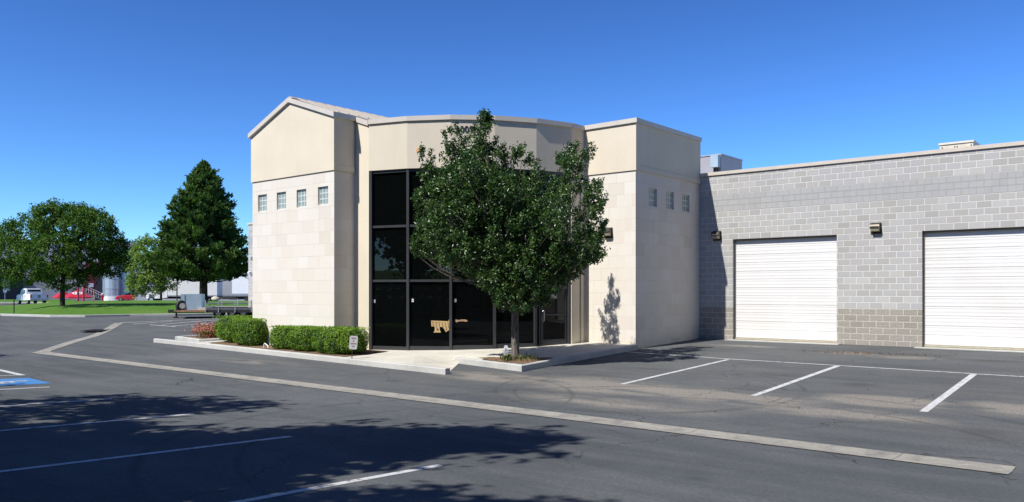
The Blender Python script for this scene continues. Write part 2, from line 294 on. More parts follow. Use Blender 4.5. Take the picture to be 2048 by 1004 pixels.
# ------------------------------------------------------------------ mesh builder
class MB:
    def __init__(s): s.v = []; s.f = []; s.m = []; s.sm = []
    def face(s, pts, mi=0, smooth=False):
        n = len(s.v); s.v += [tuple(map(float, p)) for p in pts]; s.f.append(tuple(range(n, n+len(pts)))); s.m.append(mi); s.sm.append(smooth); return s
    def poly(s, verts, faces, mi=0, smooth=False):
        n = len(s.v); s.v += [tuple(map(float, p)) for p in verts]
        for f in faces: s.f.append(tuple(n+i for i in f)); s.m.append(mi); s.sm.append(smooth)
        return s
    def box(s, c, d, rz=0, mi=0, taper=1.0, rx=0, ry=0, bev=0):
        x, y, z = d[0]/2, d[1]/2, d[2]/2
        Rm = Matrix.Rotation(rz, 3, 'Z') @ Matrix.Rotation(ry, 3, 'Y') @ Matrix.Rotation(rx, 3, 'X')
        P = []
        for sz in (-1, 1):
            t = 1 if sz < 0 else taper
            if bev:
                b = bev
                pts = [(-x+b, -y), (x-b, -y), (x, -y+b), (x, y-b), (x-b, y), (-x+b, y), (-x, y-b), (-x, -y+b)]
            else: pts = [(-x, -y), (x, -y), (x, y), (-x, y)]
            for (a, b_) in pts: P.append(Vector(c)+Rm @ Vector((a*t, b_*t, sz*z)))
        n = len(P)//2
        fs = [tuple(reversed(range(n))), tuple(range(n, 2*n))]+[(i, (i+1) % n, n+(i+1) % n, n+i) for i in range(n)]
        return s.poly(P, fs, mi)
    def tube(s, pts, rad, n=8, mi=0, caps=True, smooth=True):
        pts = [Vector(p) for p in pts]; rad = rad if hasattr(rad, '__len__') else [rad]*len(pts)
        P = []; up = Vector((0, 0, 1)); last = None
        for i, p in enumerate(pts):
            t = (pts[min(i+1, len(pts)-1)]-pts[max(i-1, 0)]).normalized()
            if last is None: a = t.cross(up if abs(t.z) < .9 else Vector((1, 0, 0))).normalized()
            else: a = (last - t*last.dot(t)).normalized()
            last = a; b = t.cross(a)
            for k in range(n):
                w = 2*PI*k/n; P.append(p+(a*math.cos(w)+b*math.sin(w))*rad[i])
        fs = []
        for i in range(len(pts)-1):
            for k in range(n): fs.append((i*n+k, i*n+(k+1) % n, (i+1)*n+(k+1) % n, (i+1)*n+k))
        s.poly(P, fs, mi, smooth)
        if caps:
            s.poly(P[:n], [tuple(reversed(range(n)))], mi); s.poly(P[-n:], [tuple(range(n))], mi)
        return s
    def cyl(s, a, b, r, n=16, mi=0, smooth=True): return s.tube([a, b], [r, r], n, mi, True, smooth)
    def prism(s, outline, axis_pts, mi=0):
        """outline: list of 3D pts (planar); axis_pts: offset vector"""
        o = Vector(axis_pts); A_ = [Vector(p) for p in outline]; B = [p+o for p in A_]; n = len(A_)
        return s.poly(A_+B, [tuple(range(n)), tuple(reversed(range(n, 2*n)))]+[(i, n+i, n+(i+1) % n, (i+1) % n) for i in range(n)], mi)
    def build(s, name, mats, parent=None, loc=(0, 0, 0), rz=0):
        me = bpy.data.meshes.new(name); me.from_pydata(s.v, [], s.f); me.validate(clean_customdata=False)
        mats = mats if isinstance(mats, (list, tuple)) else [mats]
        for m in mats: me.materials.append(m)
        if len(me.polygons) == len(s.f):
            me.polygons.foreach_set('material_index', s.m); me.polygons.foreach_set('use_smooth', s.sm)
        uv = me.uv_layers.new(name='UVMap'); dat = np.zeros((len(me.loops), 2), np.float32)
        for p in me.polygons:
            n = p.normal
            if abs(n.z) < .7:
                l = math.hypot(n.x, n.y) or 1; tx, ty = -n.y/l, n.x/l
                for li in p.loop_indices: c = me.vertices[me.loops[li].vertex_index].co; dat[li] = (c.x*tx+c.y*ty, c.z)
            else:
                for li in p.loop_indices: c = me.vertices[me.loops[li].vertex_index].co; dat[li] = (c.x, c.y)
        uv.data.foreach_set('uv', dat.ravel())
        o = bpy.data.objects.new(name, me); COL.objects.link(o); o.location = loc; o.rotation_euler = (0, 0, rz)
        if parent is not None: o.parent = parent
        return o
    def wall(s, a, b, z0, z1, holes=(), reveal=.1, mi=0):
        """vertical wall from plan point a to b (outside on the right hand), with rectangular holes (s0, s1, za, zb) and their reveals"""
        a = np.array(a, float); b = np.array(b, float); L = np.linalg.norm(b-a); t = (b-a)/L; inn = np.array([-t[1], t[0]])
        P = lambda q, z, k=0: (*(a+t*q+inn*k), z)
        xs = sorted({0, L, *[h[0] for h in holes], *[h[1] for h in holes]}); zs = sorted({z0, z1, *[h[2] for h in holes], *[h[3] for h in holes]})
        for i in range(len(xs)-1):
            for j in range(len(zs)-1):
                cx, cz = (xs[i]+xs[i+1])/2, (zs[j]+zs[j+1])/2
                if any(h[0] < cx < h[1] and h[2] < cz < h[3] for h in holes): continue
                s.face([P(xs[i], zs[j]), P(xs[i+1], zs[j]), P(xs[i+1], zs[j+1]), P(xs[i], zs[j+1])], mi)
        for h in holes:
            s.face([P(h[0], h[2]), P(h[0], h[2], reveal), P(h[0], h[3], reveal), P(h[0], h[3])], mi)
            s.face([P(h[1], h[2], reveal), P(h[1], h[2]), P(h[1], h[3]), P(h[1], h[3], reveal)], mi)
            s.face([P(h[0], h[3]), P(h[0], h[3], reveal), P(h[1], h[3], reveal), P(h[1], h[3])], mi)
            s.face([P(h[0], h[2], reveal), P(h[0], h[2]), P(h[1], h[2]), P(h[1], h[2], reveal)], mi)
        return s

def tag(o, label=None, cat=None, group=None, kind=None):
    for k, v in (('label', label), ('category', cat), ('group', group), ('kind', kind)):
        if v: o[k] = v
    return o
def empty(name, loc=(0, 0, 0), rz=0):
    o = bpy.data.objects.new(name, None); COL.objects.link(o); o.location = loc; o.rotation_euler = (0, 0, rz); o.empty_display_size = .3; return o
def copy_tree(o, parent=None):
    c = o.copy(); COL.objects.link(c)
    if parent is not None: c.parent = parent
    for ch in list(o.children): copy_tree(ch, c)
    return c
def facing(u, turn=0):
    """z rotation that points a model's +Y along the line of sight at column u, turned left by `turn` degrees"""
    x, y = pos(u, 1.0); return math.atan2(y, x)-PI/2+math.radians(turn)
def textmesh(txt, size, depth=.01, shear=0):
    cu = bpy.data.curves.new('lettering', 'FONT'); cu.body = txt; cu.size = size; cu.extrude = depth; cu.align_x = 'CENTER'; cu.offset = size*.012
    ob = bpy.data.objects.new('lettering', cu); COL.objects.link(ob)
    bpy.context.view_layer.update()
    me = bpy.data.meshes.new_from_object(ob.evaluated_get(bpy.context.evaluated_depsgraph_get()))
    bpy.data.objects.remove(ob); bpy.data.curves.remove(cu); return me
def put_text(name, txt, size, loc, outward, mat, parent=None, tilt=0):
    me = textmesh(txt, size); me.materials.clear(); me.materials.append(mat)
    n = Vector((outward[0], outward[1], 0)).normalized(); xd = Vector((-n.y, n.x, 0)); z = Vector((0, 0, 1))
    Rm = Matrix((xd, z, n)).transposed(); me.transform(Matrix.Rotation(tilt, 4, 'Z')); me.transform(Rm.to_4x4())
    o = bpy.data.objects.new(name, me); COL.objects.link(o); o.location = loc
    if parent is not None: o.parent = parent
    return o

# ------------------------------------------------------------------ ground
def build_ground():
    def seq(lo, hi, st): return list(np.arange(lo, hi+1e-6, st))
    xs = sorted(set([-900, -600, -400, -300]+seq(-220, -72, 4)+seq(-70, 20, 1)+seq(24, 80, 8)+[120, 200, 400, 700]))
    ys = sorted(set([-500, -250, -120, -60, -30]+seq(-16, 60, 1)+[11.9]+seq(64, 240, 4)+[300, 500, 900, 1400]))
    mb = MB(); nx = len(xs)
    V = [(x, y, g(x, y)) for y in ys for x in xs]
    Fc = [(j*nx+i, j*nx+i+1, (j+1)*nx+i+1, (j+1)*nx+i) for j in range(len(ys)-1) for i in range(nx-1)]
    mb.poly(V, Fc, 0, True); o = mb.build('ground', M['asphalt']); tag(o, kind='structure'); return o
build_ground()

def strip(name, pts, w, mat, lift=.004, step=.5, kind='structure', wz=None):
    """flat band draped on the ground along plan points"""
    mb = MB(); P = []
    pts = [np.array(p, float) for p in pts]; path = [pts[0]]
    for a, b in zip(pts[:-1], pts[1:]):
        n = max(1, int(np.linalg.norm(b-a)/step))
        path += [a+(b-a)*k/n for k in range(1, n+1)]
    for i, p in enumerate(path):
        d0 = p-path[i-1] if i > 0 else None; d1 = path[i+1]-p if i < len(path)-1 else None
        ds = [d/np.linalg.norm(d) for d in (d0, d1) if d is not None]; t = sum(ds); t = t/np.linalg.norm(t)
        nn = np.array([-t[1], t[0]]); k = w/2/max(.3, abs(float(np.dot(ds[0], t))))
        for q in (-k, k): xy = p+nn*q; P.append((xy[0], xy[1], g(*xy)+lift))
    mb.poly(P, [(2*i, 2*i+1, 2*i+3, 2*i+2)[::-1] for i in range(len(path)-1)])
    return tag(mb.build(name, mat), kind=kind)

# concrete valley gutter: long leg parallel to the building, then a leg running off to the far left
CORNER = (-32.7, 11.95); FARG = G(239, 646)
def gutter():
    mb = MB(); w = .285
    prof = [(-w, .006), (-w*.5, .004), (0, .002), (w*.5, .004), (w, .006)]
    path = [np.array(p) for p in ([(-1.75+0*k, 11.9) for k in (0,)]+[(-2.5-.8*k, 11.9) for k in range(38)]+[CORNER])]
    dirn = np.array(FARG)-np.array(CORNER); L = np.linalg.norm(dirn); path += [np.array(CORNER)+dirn*k/30 for k in range(1, 31)]
    rows = []
    for i, p in enumerate(path):
        ds = []
        if i > 0: ds.append((p-path[i-1])/np.linalg.norm(p-path[i-1]))
        if i < len(path)-1: ds.append((path[i+1]-p)/np.linalg.norm(path[i+1]-p))
        t = sum(ds); t = t/np.linalg.norm(t); nn = np.array([-t[1], t[0]]); c = max(.4, float(np.dot(ds[0], t)))
        jig = random.uniform(-.035, .035)
        wk = 1.0 if i < 40 else .8
        rows.append([(*(p+nn*(q*wk/c+jig*(1 if abs(q) > .3 else 0))), max(g(*(p+nn*q*wk/c)), g(*p))+.006+h) for q, h in prof])
    for a, b in zip(rows[:-1], rows[1:]):
        for k in range(4): mb.face([a[k], a[k+1], b[k+1], b[k]][::-1] if False else [a[k], b[k], b[k+1], a[k+1]])
    return tag(mb.build('gutter', M['gutter']), kind='structure')
gutter()
def quadsheet(name, corners, mat, lift, kind='structure', n=6):
    c = [np.array(p, float) for p in corners]; mb = MB(); P = []
    for j in range(n+1):
        for i in range(n+1):
            s, t = i/n, j/n; p = (1-s)*(1-t)*c[0]+s*(1-t)*c[1]+s*t*c[2]+(1-s)*t*c[3]; P.append((p[0], p[1], g(*p)+lift))
    mb.poly(P, [(j*(n+1)+i, j*(n+1)+i+1, (j+1)*(n+1)+i+1, (j+1)*(n+1)+i) for j in range(n) for i in range(n)])
    return tag(mb.build(name, mat), kind=kind)
# iron grate set into the gutter's far leg
def grate():
    a = np.array(G(180, 665.5)); b = np.array(G(205, 658.5)); t = (b-a)/np.linalg.norm(b-a); nn = np.array([-t[1], t[0]])
    o = empty('drain_grate', (*((a+b)/2), g(*((a+b)/2))+.02), math.atan2(t[1], t[0])); L = np.linalg.norm(b-a)
    m1 = MB()
    for y in (-.42, .42): m1.box((0, y, .02), (L, .06, .04))
    for x in (-L/2, L/2): m1.box((x, 0, .021), (.06, .9, .04))
    m1.build('frame', M['lift'], o)
    m2 = MB()
    k = int(L/.12)
    for i in range(1, k): m2.box((-L/2+i*L/k, 0, .015), (.05, .8, .03))
    m2.box((0, 0, .001), (L-.02, .84, .004)); m2.build('bars', M['black'], o)
    tag(o, 'black iron drain grate set in the concrete gutter', 'drain grate')
grate()

# parking stripes (painted)
Wd = .11
for x0, y0, x1, y1 in ((-10.15, 21.7, -10.08, 16.0), (-7.1, 21.7, -6.9, 15.95), (-3.95, 21.6, -3.68, 15.8)):
    strip('parking_line', [(x0, y0), (x1, y1)], .12 if x0 < -9 else .14, M['line'])
strip('parking_line', [(-14.6, 22.25), (-10.15, 21.85), (-3, 21.65), (4, 21.45)], .10, M['line'], .006)
for x in (-7.03, -10.1, -13.3, -16.4, -19.5):
    strip('parking_line', [(x, 7.05 if x > -12 else 7.3), (x-.05, 1.0)], Wd, M['line'])
strip('parking_line', [(-23.1, 7.9), (-23.15, 1.0)], Wd, M['line'])
strip('parking_line', [(-26.3, 8.15), (-26.35, 1.0)], Wd, M['line'])
strip('parking_line', [(-22.95, 7.95), (-26.35, 8.2)], Wd*1.6, M['line'], .006)
for k in range(4): strip('hatch_line', [(-23.15, 7.0-1.4*k), (-26.3, 5.2-1.4*k)], Wd, M['line'], .007)
for (a, b) in (((239, 646), (470, 636.5)), ((324, 649), (450, 639)), ((340, 653), (425, 646)), ((300, 650), (352, 653.5)), ((266, 648.5), (345, 643))):
    strip('parking_line', [G(*a), G(*b)], .13, M['line'], .012, 1.0)
quadsheet('blue_patch', [(-22.1, 6.1), (-20.35, 6.1), (-20.35, 7.65), (-22.1, 7.8)], M['blue'], .005)
def symbol():
    mb = MB(); cx, cy = -21.2, 6.85
    def seg(p, q, w=.09):
        p = np.array(p); q = np.array(q); t = (q-p)/np.linalg.norm(q-p); n = np.array([-t[1], t[0]])*w/2
        mb.face([(*(r+np.array([cx, cy])), g(*(r+np.array([cx, cy])))+.010) for r in (p-n, q-n, q+n, p+n)])
    def arc(c, r, a0, a1, n=14, w=.09):
        for k in range(n):
            t0 = math.radians(a0+(a1-a0)*k/n); t1 = math.radians(a0+(a1-a0)*(k+1)/n)
            seg((c[0]+r*math.cos(t0), c[1]+r*math.sin(t0)), (c[0]+r*math.cos(t1), c[1]+r*math.sin(t1)), w)
    arc((.02, -.14), .36, 150, 400); arc((-.08, .52), .07, 0, 360, 8, .12)
    seg((-.08, .42), (-.02, .02), .13); seg((-.02, .02), (.3, .02)); seg((.3, .02), (.42, -.42)); seg((.42, -.42), (.56, -.38)); seg((-.05, .25), (.24, .22))
    return tag(mb.build('wheelchair_symbol', M['line']), kind='structure')
symbol()

# kerb island: sidewalk in front of the office, long kerb, tree planter
def curb_path(name, pts, w=.16, h=.15, mat='curb', closed=False, label=None):
    mb = MB(); pts = [np.array(p, float) for p in pts]; path = [pts[0]]
    for a, b in zip(pts[:-1], pts[1:]):
        n = max(1, int(np.linalg.norm(b-a)/1.5)); path += [a+(b-a)*k/n for k in range(1, n+1)]
    rows = []
    for i, p in enumerate(path):
        ds = []
        if i > 0: ds.append((p-path[i-1])/np.linalg.norm(p-path[i-1]))
        if i < len(path)-1: ds.append((path[i+1]-p)/np.linalg.norm(path[i+1]-p))
        t = sum(ds); t = t/np.linalg.norm(t); nn = np.array([-t[1], t[0]]); c = max(.35, float(np.dot(ds[0], t)))
        z = g(*p); r = .02
        rows.append([(*(p+nn*(q/c)), z+hh) for q, hh in ((0, -.1), (0, h-r), (r, h), (w-r, h), (w, h-r), (w, -.1))])
    for a, b in zip(rows[:-1], rows[1:]):
        for k in range(5): mb.face([a[k], b[k], b[k+1], a[k+1]])
    mb.face(rows[0]); mb.face(rows[-1][::-1])
    return tag(mb.build(name, M[mat]), label, kind='structure')
# outer face runs on the right hand of travel; band lies to its left
CE = (-14.9, 15.12); CL = (-33.3, 16.5)
curb_path('kerb', [CL, CE], .17, .16)
PC = [(-16.55, 17.2), (-13.55, 16.6), (-13.75, 20.0), (-13.85, 22.95)]
curb_path('kerb', PC, .17, .17)
def sidewalk():
    mb = MB()
    # boundary: inside the kerbs, along the building
    def inside_z(x, y):
        z = g(x, y)+.152
        # ramp down to the asphalt between the kerb end and the planter
        a = np.array(CE); b = np.array(PC[0]); t = (b-a); L2 = t@t; s = max(0, min(1, ((np.array([x, y])-a)@t)/L2)); d = np.linalg.norm(np.array([x, y])-(a+t*s))
        return z-.145*(1-sm(d/1.3))
    import mathutils
    outline = [(-28.2, 16.26), (-15.0, 15.27), (-14.97, 15.27), (-16.35, 17.15), (-16.4, 17.32), (-13.72, 16.78), (-13.9, 20.0), (-14.0, 23.15), (-16.1, 23.15), (-16.15, 22.4), (-20.9, 17.65), (-21.65, 17.65), (-21.65, 16.8), (-26.3, 16.8), (-26.6, 18.6), (-28.6, 18.8), (-29.6, 17.5)]
    # fill by a fine grid clipped to the outline
    import mathutils.geometry as mg
    pts = []
    ol = []
    for i, p in enumerate(outline):
        q = outline[(i+1) % len(outline)]; n = max(1, int(math.dist(p, q)/.35))
        for k in range(n): ol.append(Vector((p[0]+(q[0]-p[0])*k/n, p[1]+(q[1]-p[1])*k/n)))
    def inpoly(x, y):
        c = False; n = len(ol)
        for i in range(n):
            a, b = ol[i], ol[i-1]
            if (a.y > y) != (b.y > y) and x < (b.x-a.x)*(y-a.y)/(b.y-a.y)+a.x: c = not c
        return c
    inner = [Vector((x, y)) for x in np.arange(-29.5, -13.6, .35) for y in np.arange(15.2, 23.2, .35) if inpoly(x, y) and min((Vector((x, y))-o).length for o in ol) > .17]
    allp = ol+inner; n = len(ol)
    vo, ed, fa, *_ = mg.delaunay_2d_cdt(allp, [(i, (i+1) % n) for i in range(n)], [], 1, 1e-5)
    mb.poly([(v.x, v.y, inside_z(v.x, v.y)) for v in vo], [tuple(f) for f in fa if len(f) >= 3])
    return tag(mb.build('sidewalk', M['walk']), kind='structure')
sidewalk()
# ramp corner slab running left from the island toward the flower bed
def slab(name, pts, mat, zf, kind='structure'):
    mb = MB(); top = [(x, y, zf(x, y)) for x, y in pts]; mb.face(top)
    for i in range(len(pts)):
        a, b = top[i], top[(i+1) % len(pts)]; mb.face([a, (a[0], a[1], a[2]-.25), (b[0], b[1], b[2]-.25), b])
    return tag(mb.build(name, M[mat]), kind=kind)
slab('sidewalk_ramp', [(-31.6, 16.55), (-28.2, 16.28), (-29.6, 17.5), (-28.6, 18.8), (-30.2, 18.2)], 'walk', lambda x, y: g(x, y)+.02+.13*sm((x+31.6)/3))
# mulch beds
def bed(name, pts, lift):
    mb = MB(); c = np.mean(np.array(pts), 0); n = len(pts); P = [(*c, g(*c)+lift+.04)]
    for p in pts: P.append((*p, g(*p)+lift))
    mb.poly(P, [(0, 1+i, 1+(i+1) % n) for i in range(n)], 0, True); return tag(mb.build(name, M['soil']), kind='structure')
bed('planting_bed', [(-28.9, 16.42), (-28.0, 16.32), (-24, 16.0), (-19.75, 15.72), (-19.7, 16.3), (-19.8, 17.5), (-21.6, 17.5), (-21.7, 16.74), (-26.3, 16.74), (-28.6, 18.0)], .17)
bed('planting_bed', [(-15.9, 17.45), (-15.0, 17.1), (-13.78, 16.9), (-13.8, 17.9), (-14.0, 18.6), (-14.9, 18.05), (-15.7, 17.8)], .165)
curb_path('kerb', [(-33.9, 17.75), (-31.0, 17.25), (-30.4, 18.3)], .17, .15)
curb_path('kerb', [(-30.4, 19.9), (-33.3, 20.0), (-33.9, 17.75)][::1], .17, .15)
bed('planting_bed', [(-33.6, 17.9), (-31.1, 17.45), (-30.5, 18.4), (-28.8, 19.0), (-30.5, 19.8), (-33.1, 19.8)], .11)

# lawn islands in the distance
def lawn(name, front, back, rise, mat='grass', lift=.13, n=14, ramp_=.35):
    """front/back: plan points of equal length, left to right; rise: height gained over the first part, per column"""
    mb = MB(); W = len(front); P = []
    rise = rise if hasattr(rise, '__len__') else [rise]*W
    for j in range(n+1):
        t = j/n
        for i in range(W):
            p = np.array(front[i])*(1-t)+np.array(back[i])*t
            P.append((p[0], p[1], g(*p)+lift+rise[i]*sm(t/ramp_)))
    mb.poly(P, [(j*W+i, j*W+i+1, (j+1)*W+i+1, (j+1)*W+i) for j in range(n) for i in range(W-1)], 0, True)
    for i in range(W-1):
        a, b = P[i], P[i+1]; mb.face([a, (a[0], a[1], a[2]-.4), (b[0], b[1], b[2]-.4), b])
    return tag(mb.build(name, M[mat]), kind='structure')
def PL(lst): return [pos(u, d) for u, d in lst]
fr = [(-260, 46), (-120, 49), (0, 53.5), (35, 52.5), (100, 51), (170, 51), (260, 52.5), (350, 53.5), (430, 55), (540, 56)]
bk = [(-260, 84), (-120, 84), (0, 84), (35, 84), (100, 80), (170, 80), (260, 82), (350, 82), (430, 80), (540, 80)]
lawn('lawn', PL(fr), PL(bk), [0, 0, 0, .05, .40, .52, .55, .55, .53, .53], lift=.12, ramp_=.24, n=20)
curb_path('kerb', PL([(u, d-.15) for u, d in fr]), .16, .14)
lawn('lawn', PL([(-260, 108), (-100, 108), (60, 108), (150, 107)]), PL([(-260, 135), (-100, 135), (60, 135), (150, 132)]), .1)
tag(curb_path('kerb', PL([(-260, 107.8), (-100, 107.8), (60, 107.8), (150, 106.8)]), .2, .14, 'path'), kind='structure')
lawn('footpath', PL([(425, 81), (470, 81), (560, 81)]), PL([(425, 84), (470, 84), (560, 84)]), 0, 'path', .60, 2)

# ------------------------------------------------------------------ office building
TOP = 7.93; BAND = 6.25; FASC = .15
PA, PB, PCc, PD = (-26.35, 16.75), (-21.6, 16.75), (-21.6, 17.6), (-20.87, 17.6)
PE, PF, PG, PH = (-16.05, 22.32), (-16.05, 23.1), (-14.03, 23.1), (-14.03, 27.6)
heads = [18, 31.5, 45, 58.5, 72]
sx = sum(math.cos(math.radians(h)) for h in heads); sy = sum(math.sin(math.radians(h)) for h in heads)
arcp = [PD]
for h in heads:
    q = arcp[-1]; arcp.append((q[0]+math.cos(math.radians(h))*(PE[0]-PD[0])/sx, q[1]+math.sin(math.radians(h))*(PE[1]-PD[1])/sy))
office = empty('office_building', (-21, 22, 0)); tag(office, 'cream stone and stucco office with curved dark glass entrance and gabled left wing', 'building')
OL = Vector((-21, 22, 0))
def onoff(mb, name, mats, parent=office):
    """build in world coordinates, parented to the office"""
    o = mb.build(name, mats); o.parent = parent; o.matrix_parent_inverse = Matrix.Translation(-OL); return o
def edge_in(p, q): # inward normal
    t = np.array(q, float)-np.array(p, float); t /= np.linalg.norm(t); return np.array([-t[1], t[0]])
def roofz(x): return 8.98-.40*(-24.0-x) if x < -24 else 8.98-.345*(x+24.0)
zb = -.3
wl = [(-26.0, -25.45), (-24.83, -24.28), (-23.66, -23.11), (-22.47, -21.92)]
wz0, wz1 = 5.15, 5.76
mb = MB()
mb.wall(PA, PB, zb, BAND, [(a-PA[0], b-PA[0], wz0, wz1) for a, b in wl], .13)
mb.wall(PB, PCc, zb, BAND)
mb.wall((-26.35, 27.6), PA, zb, BAND)
onoff(mb, 'stone_wall', M['stone'])
wr = [(23.93, 24.48), (25.1, 25.65), (26.27, 26.82)]
mb = MB(); mb.wall(PF, PG, zb, BAND); mb.wall(PG, PH, zb, BAND, [(a-PG[1], b-PG[1], wz0, wz1) for a, b in wr], .13)
onoff(mb, 'stone_wall', M['stone'])
# stucco above: stands 4 cm proud
def offs(pts, k):
    """offset an open plan polyline outward (right hand) by k, mitred"""
    out = []; P = [np.array(p, float) for p in pts]
    for i, p in enumerate(P):
        ns = []
        if i > 0: ns.append(-edge_in(P[i-1], P[i]))
        if i < len(P)-1: ns.append(-edge_in(P[i], P[i+1]))
        n = sum(ns); n = n/np.linalg.norm(n); out.append(tuple(p+n*k/max(.3, float(n@ns[0]))))
    return out
LW = [(-26.35, 27.6), PA, PB, PCc, PD]
o1 = offs(LW, .04)
mb = MB()
def sloped(mb, p, q, z0, extra=0, mi=0):
    """wall piece whose top follows the gable"""
    n = 14
    for k in range(n):
        a = np.array(p)+(np.array(q)-np.array(p))*k/n; b = np.array(p)+(np.array(q)-np.array(p))*(k+1)/n
        mb.face([(*a, z0), (*b, z0), (*b, roofz(b[0])+extra), (*a, roofz(a[0])+extra)], mi)
mb.wall(o1[0], o1[1], BAND, roofz(-26.35)-.02)
apex = (-24.0, o1[1][1])
sloped(mb, o1[1], apex, BAND, -.03); sloped(mb, apex, o1[2], BAND, -.03)
mb.wall(o1[2], o1[3], BAND, roofz(-21.6)-.02)
for (p, q, pi, qi) in ((o1[0], o1[1], LW[0], LW[1]), (o1[1], o1[2], LW[1], LW[2]), (o1[2], o1[3], LW[2], LW[3])):
    mb.face([(*q, BAND), (*p, BAND), (*pi, BAND), (*qi, BAND)])
onoff(mb, 'stucco_wall', M['stucco'])
mb = MB(); sloped(mb, PCc, PD, zb, -.03); onoff(mb, 'stucco_pier', M['stucco'])
RW = [PF, PG, PH]; o2 = offs(RW, .04)
mb = MB(); mb.wall(o2[0], o2[1], BAND, TOP-.02); mb.wall(o2[1], o2[2], BAND, TOP-.02)
mb.face([(*o2[1], BAND), (*o2[0], BAND), (*PF, BAND), (*PG, BAND)]); mb.face([(*o2[2], BAND), (*o2[1], BAND), (*PG, BAND), (*PH, BAND)])
onoff(mb, 'stucco_wall', M['stucco'])
# narrow trim band at the foot of the stucco
for pts, nm in ((o1[2:4], 'band'), (o2[1:], 'band')):
    q = offs(pts, .018); mb = MB()
    for i in range(len(q)-1):
        mb.wall(q[i], q[i+1], BAND-.002, BAND+.17)
        mb.face([(*q[i], BAND+.17), (*q[i+1], BAND+.17), (*pts[i+1], BAND+.185), (*pts[i], BAND+.185)])
        mb.face([(*q[i+1], BAND-.002), (*q[i], BAND-.002), (*pts[i], BAND-.002), (*pts[i+1], BAND-.002)])
    onoff(mb, 'trim_band', M['stucco'])
# curved wall above the glass, and pier at the right end
mb = MB()
for p, q in zip(arcp[:-1], arcp[1:]):
    mb.wall(p, q, BAND, TOP-.02)
    ii = edge_in(p, q)*.22
    mb.face([(*q, BAND), (*p, BAND), (*(np.array(p)+ii), BAND), (*(np.array(q)+ii), BAND)])
onoff(mb, 'curved_parapet', M['stucco'])
mb = MB(); mb.wall(PE, PF, zb, TOP-.02); mb.wall((PE[0]-.2, PE[1]-.02), PE, zb, BAND); onoff(mb, 'stucco_pier', M['stucco'])
mb = MB(); mb.box((PE[0]+.025, PE[1]+.53, 3.1), (.05, .06, 6.3)); onoff(mb, 'control_joint_trim', M['stucco'])
# coping / fascia
def fascia(mb, pts, ztop, h, out=.055, inn=.3, mi=0):
    o = offs(pts, out); i_ = offs(pts, -inn)
    zf = ztop if callable(ztop) else (lambda x: ztop)
    for k in range(len(pts)-1):
        a, b, c, d = o[k], o[k+1], i_[k+1], i_[k]; za, zc = zf(pts[k][0]), zf(pts[k+1][0])
        mb.face([(*a, za-h), (*b, zc-h), (*b, zc), (*a, za)], mi); mb.face([(*a, za), (*b, zc), (*c, zc), (*d, za)], mi)
        mb.face([(*b, zc-h), (*a, za-h), (*pts[k], za-h), (*pts[k+1], zc-h)], mi); mb.face([(*c, zc-h), (*d, za-h), (*d, za), (*c, zc)][::-1], mi)
    a, d, z = o[0], i_[0], zf(pts[0][0]); mb.face([(*a, z-h), (*a, z), (*d, z), (*d, z-h)], mi)
    a, d, z = o[-1], i_[-1], zf(pts[-1][0]); mb.face([(*a, z-h), (*d, z-h), (*d, z), (*a, z)], mi)
mb = MB(); fascia(mb, arcp, TOP, FASC); onoff(mb, 'coping', M['copingd'])
mb = MB(); fascia(mb, [PE, PF], TOP+.002, FASC); onoff(mb, 'coping', M['copingd'])
mb = MB(); fascia(mb, [(-16.05, 23.06), (-13.99, 23.06), (-13.99, 27.6)], TOP+.02, .15, .06); onoff(mb, 'coping', M['copingd'])
mb = MB(); fascia(mb, [(-26.39, 27.6), (-26.39, 16.71), (-24, 16.71), (-21.56, 16.71), (-21.56, 17.6)], lambda x: roofz(x), .165, .08); onoff(mb, 'gable_fascia', M['copingd'])
mb = MB(); fascia(mb, [(-21.47, 17.6), PD], lambda x: roofz(x)-.004, .165, .055); onoff(mb, 'gable_fascia', M['copingd'])
# roofs
mb = MB()
for x0, x1 in ((-26.45, -24.0), (-24.0, -20.87)):
    n = int(abs(x1-x0)/.4)
    y0 = 16.9 if x0 < -25 else 16.9
    if x0 > -25:
        mb.face([(-24, 16.72, 8.99), (-21.6, 16.72, roofz(-21.6)+.01), (-21.6, 27.6, roofz(-21.6)+.01), (-24, 27.6, 8.99)]); mb.face([(-21.6, 17.65, roofz(-21.6)+.01), (-20.8, 17.7, roofz(-20.8)+.01), (-20.8, 27.6, roofz(-20.8)+.01), (-21.6, 27.6, roofz(-21.6)+.01)])
    else: mb.face([(-26.45, 16.72, roofz(-26.45)+.01), (-24, 16.72, 8.99), (-24, 27.6, 8.99), (-26.45, 27.6, roofz(-26.45)+.01)])
for y in np.arange(17.0, 27.5, .42):      # standing seams run down the slope
    for x0, x1 in ((-26.4, -24.02), (-23.98, -21.7)):
        za, zc = roofz(x0)+.01, roofz(x1)+.01
        mb.prism([(x0, y, za), (x1, y, zc), (x1, y, zc+.05), (x0, y, za+.05)], (0, .03, 0))
mb.prism([(-24.16, 16.7, 8.95), (-23.84, 16.7, 8.95), (-24, 16.7, 9.04)], (0, 10.9, 0))
onoff(mb, 'gable_roof', M['seam'])
mb = MB()
hub = (-20.0, 26.0)
for p, q in zip(arcp[:-1], arcp[1:]): mb.face([(*p, TOP-.35), (*q, TOP-.35), (*hub, TOP-.35)])
mb.face([(*PE, TOP-.35), (*PF, TOP-.35), (-16.05, 27.6, TOP-.35), (-20.8, 27.6, TOP-.35), (*hub, TOP-.35)]); mb.face([(-16.05, 23.1, TOP-.35), (*PG, TOP-.35), (*PH, TOP-.35), (-16.05, 27.6, TOP-.35)])
mb.face([(-14.03, 27.6, 5), (-26.35, 27.6, 5), (-26.35, 27.6, 7.9), (-14.03, 27.6, 7.9)][::-1])
mb.face([(-20.87, 17.6, TOP-.35), (*hub, TOP-.35), (-20.87, 27.6, TOP-.35)])
